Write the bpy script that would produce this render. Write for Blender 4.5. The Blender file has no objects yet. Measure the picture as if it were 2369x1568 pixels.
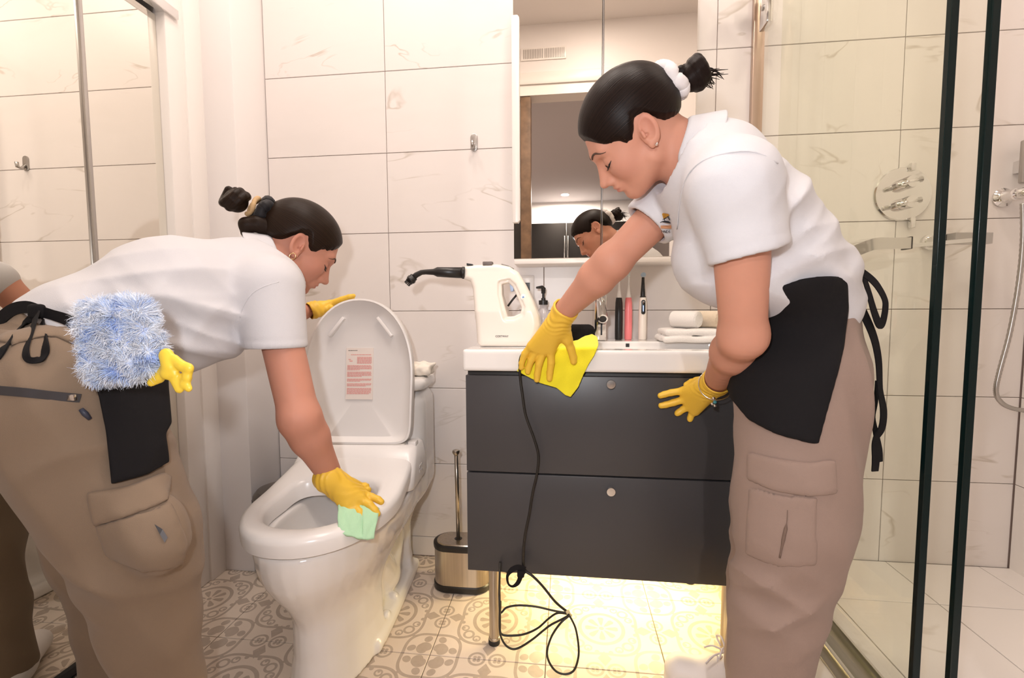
import bpy, bmesh, math, random
import numpy as np
from mathutils import Vector, Matrix
random.seed(7)
S = bpy.context.scene
COL = S.collection

# ------------------------------------------------------------------ camera
FPX, YAW, PIT, ROL, CX, CY = 1067.75, .1167, .0689, .0046, 1184.5, 784.0
CAM = np.array([.685, 0., 1.002])
R0 = np.array([math.cos(YAW), math.sin(YAW), 0.]); F0 = np.array([-math.sin(YAW), math.cos(YAW), 0.])
U0 = np.array([0., 0., 1.])
FW = F0*math.cos(PIT) - U0*math.sin(PIT); UP = U0*math.cos(PIT) + F0*math.sin(PIT)
RR = math.cos(ROL)*R0 - math.sin(ROL)*UP; UU = math.sin(ROL)*R0 + math.cos(ROL)*UP
cam = bpy.data.cameras.new('camera'); camo = bpy.data.objects.new('camera', cam); COL.objects.link(camo)
cam.sensor_fit = 'HORIZONTAL'; cam.sensor_width = 36.; cam.lens = 36.*FPX/2369.; cam.clip_start = .02
M = Matrix.Identity(4)
for i in range(3):
    M[i][0] = RR[i]; M[i][1] = UU[i]; M[i][2] = -FW[i]; M[i][3] = CAM[i]
camo.matrix_world = M
S.camera = camo

def ray(u, v):                      # measuring helpers: a point of the photograph at a known depth
    return RR*((u-CX)/FPX) - UU*((v-CY)/FPX) + FW
def at(u, v, Y):
    r = ray(u, v); return CAM + r*(Y-CAM[1])/r[1]
def atz(u, v, Z):
    r = ray(u, v); return CAM + r*(Z-CAM[2])/r[2]
def atx(u, v, X):
    r = ray(u, v); return CAM + r*(X-CAM[0])/r[0]

# ------------------------------------------------------------------ light and exposure
w = bpy.data.worlds.new('world'); S.world = w; w.use_nodes = True
w.node_tree.nodes['Background'].inputs[0].default_value = (1., .90, .82, 1); w.node_tree.nodes['Background'].inputs[1].default_value = .3
S.view_settings.view_transform = 'Standard'; S.view_settings.look = 'None'
S.view_settings.gamma = 1.; S.view_settings.use_curve_mapping = False
S.view_settings.exposure = -.12
S.cycles.use_denoising = True
S.cycles.max_bounces = 8; S.cycles.transparent_max_bounces = 12; S.cycles.glossy_bounces = 5; S.cycles.transmission_bounces = 8
S.cycles.sample_clamp_indirect = 6.

def light(name, kind, loc, energy, color, size=.1, target=None, shape='DISK', size_y=None, spread=None):
    L = bpy.data.lights.new(name, kind); o = bpy.data.objects.new(name, L); COL.objects.link(o)
    L.energy = energy; L.color = color; o.location = loc
    if kind == 'AREA':
        L.shape = shape; L.size = size
        if size_y: L.size_y = size_y
        if spread: L.spread = spread
    else: L.shadow_soft_size = size
    if target is not None:
        d = Vector(target) - Vector(loc); o.rotation_euler = d.to_track_quat('-Z', 'Y').to_euler()
    return o
WARM = (1., .875, .785)
# the photographer's flash just above the lens, a little to the left
light('camera_flash', 'AREA', (.60, -.06, 1.13), 8., (.95, .96, 1.), .05, target=(.45, 1.6, 1.0))
# recessed ceiling lamps
CEIL = 2.95
for i, (x, y) in enumerate([(-.15, 1.05), (.75, .80), (.32, 1.12), (1.75, .9), (.9, .45)]):
    light('ceiling_lamp', 'AREA', (x, y, CEIL-.012), 8.4, WARM, .24, target=(x, y, 0))
light('kitchen_lamp', 'AREA', (.664, -3.45, 2.575), 120., (1., .92, .86), .10, target=(.664, -3.45, 0))
light('kitchen_fill', 'AREA', (-1.4, -2.2, 2.575), 150., (1., .92, .86), .2, target=(-1.4, -2.2, 0))  # added fill, unseen, brightens the next room in the mirror
# warm yellow strip under the vanity
light('vanity_strip_lamp', 'AREA', (.86, 1.60, .236), 11., (1., .78, .38), .62, shape='RECTANGLE', size_y=.03, target=(.86, 1.52, 0))

# ------------------------------------------------------------------ materials
def mat(name, color=(.8, .8, .8), rough=.5, metal=0., spec=None, bump=0., bscale=200., coat=0., trans=0., ior=None, emis=None, estr=0., sheen=0., cvar=0., cscale=8., sss=0.):
    m = bpy.data.materials.new(name); m.use_nodes = True
    nt = m.node_tree; b = nt.nodes['Principled BSDF']
    b.inputs['Base Color'].default_value = (*color, 1); b.inputs['Roughness'].default_value = rough; b.inputs['Metallic'].default_value = metal
    if spec is not None: b.inputs['Specular IOR Level'].default_value = spec
    if coat: b.inputs['Coat Weight'].default_value = coat; b.inputs['Coat Roughness'].default_value = .05
    if trans: b.inputs['Transmission Weight'].default_value = trans
    if ior: b.inputs['IOR'].default_value = ior
    if sheen: b.inputs['Sheen Weight'].default_value = sheen
    if sss:
        b.inputs['Subsurface Weight'].default_value = sss; b.inputs['Subsurface Radius'].default_value = (.012, .005, .003); b.inputs['Subsurface Scale'].default_value = 1.
    if emis: b.inputs['Emission Color'].default_value = (*emis, 1); b.inputs['Emission Strength'].default_value = estr
    tc = None
    if bump or cvar:
        tc = nt.nodes.new('ShaderNodeTexCoord')
    if bump:
        n = nt.nodes.new('ShaderNodeTexNoise'); n.inputs['Scale'].default_value = bscale; n.inputs['Detail'].default_value = 3
        nt.links.new(tc.outputs['Object'], n.inputs['Vector'])
        bp = nt.nodes.new('ShaderNodeBump'); bp.inputs['Strength'].default_value = bump; bp.inputs['Distance'].default_value = .002
        nt.links.new(n.outputs['Fac'], bp.inputs['Height']); nt.links.new(bp.outputs['Normal'], b.inputs['Normal'])
    if cvar:
        n = nt.nodes.new('ShaderNodeTexNoise'); n.inputs['Scale'].default_value = cscale; n.inputs['Detail'].default_value = 4
        nt.links.new(tc.outputs['Object'], n.inputs['Vector'])
        r = nt.nodes.new('ShaderNodeValToRGB')
        r.color_ramp.elements[0].position = .3; r.color_ramp.elements[1].position = .7
        r.color_ramp.elements[0].color = (*[c*(1-cvar) for c in color], 1); r.color_ramp.elements[1].color = (*[min(1, c*(1+cvar)) for c in color], 1)
        nt.links.new(n.outputs['Fac'], r.inputs['Fac']); nt.links.new(r.outputs['Color'], b.inputs['Base Color'])
    return m

class N:                            # tiny expression builder for math nodes
    def __init__(s, nt, sock): s.nt = nt; s.s = sock
    def _op(s, op, *a):
        n = s.nt.nodes.new('ShaderNodeMath'); n.operation = op
        for i, x in enumerate((s,)+a):
            if isinstance(x, N): s.nt.links.new(x.s, n.inputs[i])
            else: n.inputs[i].default_value = x
        return N(s.nt, n.outputs[0])
    def __add__(s, o): return s._op('ADD', o)
    def __sub__(s, o): return s._op('SUBTRACT', o)
    def __mul__(s, o): return s._op('MULTIPLY', o)
    def __truediv__(s, o): return s._op('DIVIDE', o)
    def abs(s): return s._op('ABSOLUTE')
    def sqrt(s): return s._op('SQRT')
    def cos(s): return s._op('COSINE')
    def atan2(s, o): return s._op('ARCTAN2', o)
    def min(s, o): return s._op('MINIMUM', o)
    def max(s, o): return s._op('MAXIMUM', o)
    def lt(s, v): return s._op('LESS_THAN', v)
    def gt(s, v): return s._op('GREATER_THAN', v)
def hyp(a, b): return (a*a + b*b).sqrt()

def marble_mat(name, base=(.79, .735, .705), vein=(.52, .45, .38), rough=.29):
    m = bpy.data.materials.new(name); m.use_nodes = True; nt = m.node_tree; b = nt.nodes['Principled BSDF']
    b.inputs['Roughness'].default_value = rough; b.inputs['Specular IOR Level'].default_value = .4
    tc = nt.nodes.new('ShaderNodeTexCoord'); oi = nt.nodes.new('ShaderNodeObjectInfo')
    vm = nt.nodes.new('ShaderNodeVectorMath'); vm.operation = 'MULTIPLY_ADD'
    cb = nt.nodes.new('ShaderNodeCombineXYZ')
    r = N(nt, oi.outputs['Random'])
    for i, k in enumerate((37., 61., 23.)): nt.links.new((r*k).s, cb.inputs[i])
    vm.inputs[1].default_value = (1., 1., 1.)
    nt.links.new(tc.outputs['Object'], vm.inputs[0]); nt.links.new(cb.outputs[0], vm.inputs[2])
    mp = nt.nodes.new('ShaderNodeMapping'); mp.inputs['Rotation'].default_value = (.3, .55, .2); mp.inputs['Scale'].default_value = (1., 1., 2.2)
    nt.links.new(vm.outputs[0], mp.inputs[0])
    n1 = nt.nodes.new('ShaderNodeTexNoise'); n1.inputs['Scale'].default_value = 2.2; n1.inputs['Detail'].default_value = 3.5; n1.inputs['Roughness'].default_value = .52; n1.inputs['Distortion'].default_value = 1.1
    nt.links.new(mp.outputs[0], n1.inputs['Vector'])
    a = (N(nt, n1.outputs['Fac']) - .5).abs()
    line = (N(nt, nt.nodes.new('ShaderNodeValue').outputs[0]))
    line.s.default_value = 1.
    line = (line - a*62.).max(0.)
    n2 = nt.nodes.new('ShaderNodeTexNoise'); n2.inputs['Scale'].default_value = 4.5; n2.inputs['Detail'].default_value = 2
    nt.links.new(vm.outputs[0], n2.inputs['Vector'])
    msk = ((N(nt, n2.outputs['Fac']) - .52)*7.).max(0.).min(1.)
    f = line*msk*.8
    cl = ((N(nt, n1.outputs['Fac']) - .5)*1.2).max(0.)*.22
    mx = nt.nodes.new('ShaderNodeMix'); mx.data_type = 'RGBA'
    mx.inputs['A'].default_value = (*base, 1); mx.inputs['B'].default_value = (*vein, 1)
    nt.links.new((f+cl).min(1.).s, mx.inputs['Factor']); nt.links.new(mx.outputs['Result'], b.inputs['Base Color'])
    return m

def floor_tile_mat():
    m = bpy.data.materials.new('patterned_tile'); m.use_nodes = True; nt = m.node_tree; b = nt.nodes['Principled BSDF']
    b.inputs['Roughness'].default_value = .33; b.inputs['Specular IOR Level'].default_value = .35
    tc = nt.nodes.new('ShaderNodeTexCoord'); sp = nt.nodes.new('ShaderNodeSeparateXYZ'); nt.links.new(tc.outputs['Object'], sp.inputs[0])
    x = N(nt, sp.outputs[0])*(1/.334); y = N(nt, sp.outputs[1])*(1/.334)
    ax, ay = x.abs(), y.abs()
    a, bb = ax.max(ay), ax.min(ay)
    r = hyp(x, y); th = y.atan2(x)
    band = lambda d, c, h: (d - c).abs().lt(h)
    f = band(r, .200, .017)                                                   # medallion ring
    pet = (((th*8.).cos()*.028 + .004) - ((r-.098).abs() - .034).max(0.)).gt(0.)*r.lt(.150)*r.gt(.035)
    f = f.max(pet).max(r.lt(.022))
    wav = r + (th*4.).cos()*.034                                              # curved frame round the medallion
    f = f.max(band(wav, .352, .0145))
    ca, cb = (a*-1.) + .5, (bb*-1.) + .5                                      # distances to the tile corner axes
    rc = hyp(ca, cb); tht = cb.atan2(ca)
    f = f.max(band(rc + (tht*4.).cos()*.02, (.265), .0145))                      # frame round the corner flower
    er = hyp(a - .5, bb - .088)
    f = f.max(band(er, .066, .011)).max(hyp((a-.5).abs() - .017, (bb-.088).abs() - .017).lt(.016))
    f = f.max(((a-.375).abs()*.75 + bb*1.05).lt(.062))                        # leaf beside the rings
    f = f.max(hyp(a-.30, (bb-.06)).lt(.020)*1.)
    f = f.max((hyp((ca-.082), (cb-.082)) + (tht*2. - 1.5708).abs()*-.014).lt(.054))     # corner flower
    f = f.max((hyp((ca-.190), (cb-.062)) - (th*16.).cos()*.010).lt(.043)).max((hyp((ca-.062), (cb-.190)) - (th*16.).cos()*.010).lt(.043))
    dg = hyp(a-.215, bb-.215)
    f = f.max(band(dg, .043, .011)).max(band(hyp(a-.262, bb-.135), .030, .008)).max(hyp(a-.275, bb-.135).lt(.012))
    f = f.max(hyp(ca-.215, cb-.215).lt(.014))
    nz = nt.nodes.new('ShaderNodeTexNoise'); nz.inputs['Scale'].default_value = 60.; nt.links.new(tc.outputs['Object'], nz.inputs['Vector'])
    f = f*((N(nt, nz.outputs['Fac'])*.35) + .72).min(1.)
    mx = nt.nodes.new('ShaderNodeMix'); mx.data_type = 'RGBA'
    mx.inputs['A'].default_value = (.72, .61, .51, 1); mx.inputs['B'].default_value = (.43, .35, .285, 1)
    nt.links.new(f.s, mx.inputs['Factor']); nt.links.new(mx.outputs['Result'], b.inputs['Base Color'])
    return m

def mix_stripes(name, c1, c2, rough, scale, axis='Z'):      # brushed metal
    m = mat(name, c1, rough, 1.)
    nt = m.node_tree; b = nt.nodes['Principled BSDF']
    tc = nt.nodes.new('ShaderNodeTexCoord'); mp = nt.nodes.new('ShaderNodeMapping')
    mp.inputs['Scale'].default_value = (scale, scale, scale*.02)
    n = nt.nodes.new('ShaderNodeTexNoise'); n.inputs['Scale'].default_value = 1.; n.inputs['Detail'].default_value = 3
    nt.links.new(tc.outputs['Object'], mp.inputs[0]); nt.links.new(mp.outputs[0], n.inputs['Vector'])
    r = nt.nodes.new('ShaderNodeValToRGB'); r.color_ramp.elements[0].color = (*c1, 1); r.color_ramp.elements[1].color = (*c2, 1)
    nt.links.new(n.outputs['Fac'], r.inputs['Fac']); nt.links.new(r.outputs['Color'], b.inputs['Base Color'])
    return m

def glass_mat(name, tint):          # thin architectural glass: lets light through, reflects a little at grazing angles
    m = bpy.data.materials.new(name); m.use_nodes = True; nt = m.node_tree
    for n in list(nt.nodes): nt.nodes.remove(n)
    out = nt.nodes.new('ShaderNodeOutputMaterial'); t = nt.nodes.new('ShaderNodeBsdfTransparent'); g = nt.nodes.new('ShaderNodeBsdfGlossy')
    t.inputs[0].default_value = (*tint, 1); g.inputs['Roughness'].default_value = .01
    lw = nt.nodes.new('ShaderNodeLayerWeight'); lw.inputs['Blend'].default_value = .5
    ge = nt.nodes.new('ShaderNodeNewGeometry')
    fz = N(nt, lw.outputs['Facing'])
    fz = fz*fz*fz*fz*fz*.6 + .035                       # Schlick-like sheet reflection, front faces only
    fr = fz*((N(nt, ge.outputs['Backfacing'])*-1.) + 1.)
    mx = nt.nodes.new('ShaderNodeMixShader')
    nt.links.new(fr.s, mx.inputs[0]); nt.links.new(t.outputs[0], mx.inputs[1]); nt.links.new(g.outputs[0], mx.inputs[2]); nt.links.new(mx.outputs[0], out.inputs[0])
    return m

MT = dict(
    marble=marble_mat('marble_tile'), marble_grey=marble_mat('marble_tile_shower_side', (.79, .735, .705)),
    floor=floor_tile_mat(), grout=mat('grout', (.36, .27, .23), .9), grout_floor=mat('floor_grout', (.20, .15, .12), .9),
    paint=mat('white_paint', (.81, .765, .745), .45, bump=.05, bscale=60), paint2=mat('ceiling_paint', (.80, .75, .72), .8),
    trimw=mat('white_trim', (.84, .79, .75), .3), chrome=mat('chrome', (.78, .77, .76), .08, 1.), steel=mix_stripes('brushed_steel', (.36, .32, .27), (.62, .56, .48), .28, 160),
    alu=mat('aluminium', (.45, .43, .41), .3, 1.), mirror=mat('mirror_glass', (.84, .80, .735), .0, 1.), mirror2=mat('closet_mirror', (.88, .86, .79), .0, 1.),
    black=mat('black_plastic', (.012, .011, .011), .35), rubber=mat('black_rubber', (.015, .014, .013), .6), cable=mat('black_cable', (.012, .010, .008), .45),
    porcelain=mat('porcelain', (.83, .80, .775), .06, spec=.5, coat=.4), plastic=mat('white_plastic', (.83, .80, .78), .25), plastic2=mat('cream_plastic', (.86, .79, .71), .3),
    anthracite=mat('anthracite_front', (.050, .048, .052), .38, bump=.03, bscale=400), carcass=mat('dark_carcass', (.02, .018, .017), .5),
    knob=mat('turned_steel', (.60, .58, .56), .25, 1.), glass=glass_mat('shower_glass', (.974, .981, .950)), edge=mat('glass_edge', (.002, .010, .010), .2, spec=.25),
    wood=mat('brown_wood', (.20, .12, .07), .5, cvar=.3, cscale=14), dark=mat('dark_cabinet', (.018, .016, .015), .25),
    grey=mat('grey_paint', (.52, .49, .50), .8), pinkred=mat('red_print', (.80, .36, .33), .7), greyprint=mat('grey_print', (.25, .22, .20), .7),
    label=mat('paper_label', (.83, .74, .68), .6),
)
# ------------------------------------------------------------------ mesh helpers
def link(name, me, parent=None, m=None, smooth=False):
    o = bpy.data.objects.new(name, me); COL.objects.link(o)
    if m is not None and not me.materials: me.materials.append(m)
    if smooth:
        me.polygons.foreach_set('use_smooth', [True]*len(me.polygons))
    if parent is not None: o.parent = parent
    return o
def from_bm(name, bm, parent=None, m=None, smooth=False, angle=None):
    bmesh.ops.recalc_face_normals(bm, faces=bm.faces)
    me = bpy.data.meshes.new(name); bm.to_mesh(me); bm.free()
    o = link(name, me, parent, m, smooth)
    if angle is not None:
        me.polygons.foreach_set('use_smooth', [True]*len(me.polygons)); me.set_sharp_from_angle(angle=math.radians(angle))
    return o
def box_bm(bm, lo, hi, bev=0., seg=2, mtx=None):
    lo, hi = Vector(lo), Vector(hi)
    r = bmesh.ops.create_cube(bm, size=1.); vs = r['verts']
    for v in vs: v.co = Vector([(lo[i]+hi[i])/2 + v.co[i]*(hi[i]-lo[i]) for i in range(3)])
    if bev:
        es = list({e for v in vs for e in v.link_edges})
        r = bmesh.ops.bevel(bm, geom=es, offset=bev, segments=seg, profile=.5, affect='EDGES'); vs = list({v for f in r['faces'] for v in f.verts} | {v for v in vs if v.is_valid})
    if mtx is not None: bmesh.ops.transform(bm, matrix=mtx, verts=[v for v in vs if v.is_valid])
    return vs
def box(name, lo, hi, m, parent=None, bev=0., seg=2, mtx=None):
    bm = bmesh.new(); box_bm(bm, lo, hi, bev, seg, mtx)
    return from_bm(name, bm, parent, m, angle=40 if bev else None)
def rings_bm(bm, rings, cap=True, close=False):
    R = [[bm.verts.new(p) for p in ring] for ring in rings]; n = len(R[0])
    prs = list(zip(R, R[1:])) + ([(R[-1], R[0])] if close else [])
    for a, b in prs:
        for i in range(n):
            j = (i+1) % n; bm.faces.new((a[i], a[j], b[j], b[i]))
    if cap and not close:
        bm.faces.new(R[0][::-1]); bm.faces.new(R[-1])
    return R
def lathe_rings(prof, c=(0, 0, 0), n=24, axis=(0, 0, 1)):
    ax = Vector(axis).normalized(); t = ax.orthogonal().normalized(); s = ax.cross(t); c = Vector(c)
    return [[c + ax*h + (t*math.cos(2*math.pi*i/n) + s*math.sin(2*math.pi*i/n))*max(r, 1e-4) for i in range(n)] for r, h in prof]
def lathe(name, prof, c, m, parent=None, n=24, axis=(0, 0, 1), angle=35):
    bm = bmesh.new(); rings_bm(bm, lathe_rings(prof, c, n, axis)); return from_bm(name, bm, parent, m, angle=angle)
def smooth_path(pts, sub=6, closed=False):
    P = [Vector(p) for p in pts]; out = []; n = len(P)
    rng = range(n) if closed else range(n-1)
    for i in rng:
        p0, p1, p2, p3 = (P[(i-1) % n], P[i], P[(i+1) % n], P[(i+2) % n]) if closed else (P[max(i-1, 0)], P[i], P[i+1], P[min(i+2, n-1)])
        for k in range(sub):
            t = k/sub
            out.append(.5*((2*p1) + (p2-p0)*t + (2*p0-5*p1+4*p2-p3)*t*t + (3*p1-p0-3*p2+p3)*t**3))
    if not closed: out.append(P[-1])
    return out
def tube_bm(bm, pts, r, n=8, closed=False, cap=True):
    P = [Vector(p) for p in pts]; m = len(P); rr = r if hasattr(r, '__len__') else [r]*m
    rings = []; up = None
    for i in range(m):
        a = P[(i-1) % m] if closed else P[max(i-1, 0)]; b = P[(i+1) % m] if closed else P[min(i+1, m-1)]
        t = (b-a).normalized()
        if up is None: up = t.orthogonal().normalized()
        up = (up - t*up.dot(t)); up = up.normalized() if up.length > 1e-6 else t.orthogonal().normalized()
        s = t.cross(up)
        rings.append([P[i] + (up*math.cos(2*math.pi*k/n) + s*math.sin(2*math.pi*k/n))*rr[i] for k in range(n)])
    rings_bm(bm, rings, cap, closed)
def tube(name, pts, r, m, parent=None, n=8, closed=False, sub=0):
    if sub: pts = smooth_path(pts, sub, closed)
    bm = bmesh.new(); tube_bm(bm, pts, r, n, closed); return from_bm(name, bm, parent, m, smooth=True)
def ribbon(name, pts, width, nrm, thick, m, parent=None, sub=6):      # flat band along a path; nrm = direction of its flat side's normal at each point
    P = smooth_path(pts, sub); k = len(P)
    NR = [Vector(v) for v in nrm] if isinstance(nrm[0], (tuple, list, Vector, np.ndarray)) else [Vector(nrm)]*len(pts)
    WD = width if hasattr(width, '__len__') else [width]*len(pts)
    rings = []
    for i in range(k):
        f = i/(k-1)*(len(pts)-1); a = min(int(f), len(pts)-2); t = f-a
        n = NR[a].lerp(NR[a+1], t); wd = WD[a]*(1-t) + WD[a+1]*t
        d = (P[min(i+1, k-1)] - P[max(i-1, 0)]).normalized()
        n = (n - d*n.dot(d)).normalized(); s = d.cross(n)
        rings.append([P[i] + s*wd/2 + n*thick/2, P[i] - s*wd/2 + n*thick/2, P[i] - s*wd/2 - n*thick/2, P[i] + s*wd/2 - n*thick/2])
    bm = bmesh.new(); rings_bm(bm, rings); return from_bm(name, bm, parent, m, angle=50)
def prism(name, poly, y0, y1, m, parent=None, bev=0., axis=1, seg=2, mtx=None):   # polygon extruded along one axis
    bm = bmesh.new(); idx = [i for i in range(3) if i != axis]
    def pt(p, y):
        q = [0, 0, 0]; q[idx[0]], q[idx[1]], q[axis] = p[0], p[1], y; return q
    rings_bm(bm, [[pt(p, y0) for p in poly], [pt(p, y1) for p in poly]])
    if bev: bmesh.ops.bevel(bm, geom=list(bm.edges), offset=bev, segments=seg, profile=.5, affect='EDGES', clamp_overlap=True)
    if mtx is not None: bmesh.ops.transform(bm, matrix=mtx, verts=bm.verts)
    return from_bm(name, bm, parent, m, angle=40)
def tag(o, label=None, cat=None, group=None, kind=None):
    if label: o['label'] = label
    if cat: o['category'] = cat
    if group: o['group'] = group
    if kind: o['kind'] = kind
    return o
def thing(name, label, cat, loc=(0, 0, 0), rz=0., group=None):
    o = bpy.data.objects.new(name, None); COL.objects.link(o); o.empty_display_size = .05
    o.location = loc; o.rotation_euler = (0, 0, rz)
    return tag(o, label, cat, group)
def keep(o, root):                  # parent without moving: pieces are modelled in world space, things have their origin at the base
    o.parent = root; o.matrix_parent_inverse = (Matrix.Translation(root.location) @ root.rotation_euler.to_matrix().to_4x4()).inverted(); return o
def text(name, s, size, m, loc, xdir, zdir, parent=None, depth=.0006, bold=0.):     # flat lettering; xdir = reading direction, zdir = up
    cu = bpy.data.curves.new(name, 'FONT'); cu.body = s; cu.size = size; cu.align_x = 'CENTER'; cu.align_y = 'CENTER'; cu.extrude = depth; cu.offset = bold
    o = bpy.data.objects.new(name, cu); COL.objects.link(o); cu.materials.append(m)
    x = Vector(xdir).normalized(); z = Vector(zdir); z = (z - x*z.dot(x)).normalized(); n = x.cross(z)
    mm = Matrix.Identity(4)
    for i in range(3): mm[i][0] = x[i]; mm[i][1] = z[i]; mm[i][2] = n[i]; mm[i][3] = loc[i]
    dg = bpy.context.evaluated_depsgraph_get(); me = bpy.data.meshes.new_from_object(o.evaluated_get(dg)); bpy.data.objects.remove(o)
    me.transform(mm); o = link(name, me, None, m)
    if parent is not None: keep(o, parent)
    return o
# ------------------------------------------------------------------ room shell
WY = 1.745                                   # tiled back wall
def struct(o): o['kind'] = 'structure'; return o
G = .0011
def tile_mesh(name, w, h, t, m, bev=.0012):  # tile lying in x (w) and z (h), front face towards -y
    bm = bmesh.new(); box_bm(bm, (-w/2, 0, -h/2), (w/2, t, h/2)); 
    es = [e for e in bm.edges if all(abs(v.co.y) < 1e-6 for v in e.verts)]
    bmesh.ops.bevel(bm, geom=es, offset=bev, segments=1, affect='EDGES')
    bmesh.ops.recalc_face_normals(bm, faces=bm.faces)
    me = bpy.data.meshes.new(name); bm.to_mesh(me); bm.free(); me.materials.append(m); return me
def tile_rows(wall, rows, cols, place, m, rot=None):
    cache = {}
    for (z0, z1) in rows:
        for (a0, a1) in cols:
            key = (round(a1-a0, 4), round(z1-z0, 4))
            if key not in cache: cache[key] = tile_mesh('tile', a1-a0-2*G, z1-z0-2*G, .008, m)
            o = link('tile', cache[key], wall); o.location = place((a0+a1)/2, (z0+z1)/2)
            if rot: o.rotation_euler = rot
ROWS = [(.004, .0826)] + [(.0826+.302*j, .0826+.302*(j+1)) for j in range(9)]
ROWS[-1] = (ROWS[-1][0], CEIL)
# back wall
back = struct(box('wall_back', (-.50, WY+.007, 0), (2.24, WY+.12, CEIL), MT['grout']))
cols = [(-.488, 0.), (0., .602), (.602, 1.204), (1.204, 1.806), (1.806, 2.222)]
tile_rows(back, ROWS, cols, lambda a, z: (a, WY, z), MT['marble'])
# right-hand shower wall
right = struct(box('wall_right', (2.230, -1.2, 0), (2.35, WY+.12, CEIL), MT['grout']))
cols = [(-.03-.602*2, -.03-.602), (-.03-.602, -.03), (-.03, .572), (.572, 1.174), (1.174, 1.742)]
tile_rows(right, ROWS, cols, lambda a, z: (2.222, a, z), MT['marble_grey'], (0, 0, -math.pi/2))
# shower floor on its raised base
sf = struct(box('floor_shower', (1.36, -.9, 0), (2.228, WY+.006, .078), MT['grout']))
def floor_tile_mesh(wx, wy, t, m):
    bm = bmesh.new(); box_bm(bm, (-wx/2, -wy/2, -t), (wx/2, wy/2, 0))
    es = [e for e in bm.edges if all(abs(v.co.z) < 1e-6 for v in e.verts)]
    bmesh.ops.bevel(bm, geom=es, offset=.001, segments=1, affect='EDGES'); bmesh.ops.recalc_face_normals(bm, faces=bm.faces)
    me = bpy.data.meshes.new('tile'); bm.to_mesh(me); bm.free(); me.materials.append(m); return me
xs = [1.36, 1.52, 1.826, 2.128, 2.226]; ys = [-.9, -.3, .30, .90, 1.50, 1.742]
for i in range(len(xs)-1):
    for j in range(len(ys)-1):
        me = floor_tile_mesh(xs[i+1]-xs[i]-.003, ys[j+1]-ys[j]-.003, .008, MT['marble'])
        o = link('tile', me, sf); o.location = ((xs[i]+xs[i+1])/2, (ys[j]+ys[j+1])/2, .086)
# curb between the room and the shower
curb = struct(box('trim_curb', (1.245, -.9, 0), (1.395, WY-.001, .148), MT['marble'], bev=.003))
# patterned floor
fl = struct(box('floor', (-.75, -1.3, -.05), (1.30, WY+.02, -.0035), MT['grout_floor']))
fme = floor_tile_mesh(.3316, .3316, .008, MT['floor'])
for i in range(-3, 3):
    for j in range(-7, 2):
        x = .297+.334*(i+.5); y = 1.232+.334*(j+.5)
        if x-.167 > 1.245: continue
        o = link('tile', fme, fl); o.location = (x, y, 0)
# ceiling with a ring round each recessed lamp
ce = struct(box('ceiling', (-.95, -.9, CEIL), (2.35, WY+.12, CEIL+.1), MT['paint2']))
# white boxed pipe chase in the left corner
ch = struct(box('wall_left', (-.632, 1.568, 0), (-.490, WY+.10, CEIL), MT['paint'], bev=.004))
struct(box('trim_1', (-.640, 1.495, 0), (-.606, 1.569, CEIL), MT['trimw'], bev=.003))       # reveal beside the casing
struct(box('trim_2', (-.664, 1.424, 0), (-.612, 1.497, CEIL), MT['trimw'], bev=.006))       # casing at the closet mirror
struct(box('wall_left_1', (-1.0, -.9, 0), (-.70, 1.56, CEIL), MT['paint']))
# rear wall with the opening to the next room (seen in the mirror cabinet)
RY = -.12
struct(box('wall_rear', (-1.0, RY-.13, 0), (.28, RY, CEIL), MT['paint']))
struct(box('wall_rear_1', (1.42, RY-.13, 0), (2.35, RY, CEIL), MT['paint']))
struct(box('wall_rear_2', (.28, RY-.13, 2.62), (1.42, RY, CEIL), MT['paint']))
struct(box('trim_3', (.24, RY, 2.55), (1.46, RY+.012, 2.63), MT['trimw'], bev=.003))
struct(box('trim_4', (.28, RY-.13, 2.48), (1.42, RY-.002, 2.618), MT['trimw']))
struct(box('trim_5', (.30, RY-.16, 0), (.365, RY-.06, 2.478), MT['dark']))
struct(box('door_1', (.36, RY-.10, 0), (.432, RY-.01, 2.478), MT['wood'], bev=.003))
# next room
struct(box('floor_kitchen', (-2.4, -4.1, -.05), (3.2, RY-.132, -.004), MT['wood']))
struct(box('ceiling_kitchen', (-2.4, -4.1, 2.60), (3.2, RY-.132, 2.72), MT['grey']))
struct(box('wall_kitchen', (-2.4, -4.2, 0), (3.2, -4.02, 2.61), MT['paint']))
struct(box('wall_kitchen_left', (-2.5, -4.1, 0), (-2.4, RY-.132, 2.61), MT['grey']))
struct(box('wall_kitchen_right', (3.2, -4.1, 0), (3.3, RY-.132, 2.61), MT['grey']))
kx = [-.45, .10, .685, 1.27, 1.85]
for i in range(4):
    c = thing('tall_cabinet', ['dark tall kitchen cabinet at the left end, seen in the mirror', 'dark tall kitchen cabinet with bar handle left of the mirror seam', 'dark tall kitchen cabinet with bar handle right of its pair', 'dark tall kitchen cabinet at the right end beyond the doorway'][i], 'cabinet', (kx[i], -4.0, 0), 0, 'tall dark kitchen cabinets')
    keep(box('carcass', (kx[i]+.002, -4.015, 0), (kx[i+1]-.002, -3.47, 2.19), MT['carcass']), c)
    d = keep(box('door', (kx[i]+.004, -3.468, .08), (kx[i+1]-.004, -3.448, 2.186), MT['dark'], bev=.002), c)
    hx = kx[i+1]-.024 if i % 2 else kx[i]+.024
    h = tube('handle', [(hx, -3.447, 1.25), (hx, -3.415, 1.26), (hx, -3.415, 1.99), (hx, -3.447, 2.0)], .009, MT['knob'], None, 8); keep(h, c)
v = thing('air_vent', 'white slotted air vent above the doorway, seen in the mirror', 'vent', (.51, RY, 2.75))
keep(box('frame', (.365, RY+.001, 2.71), (.68, RY+.008, 2.795), MT['trimw'], bev=.002), v)
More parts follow.
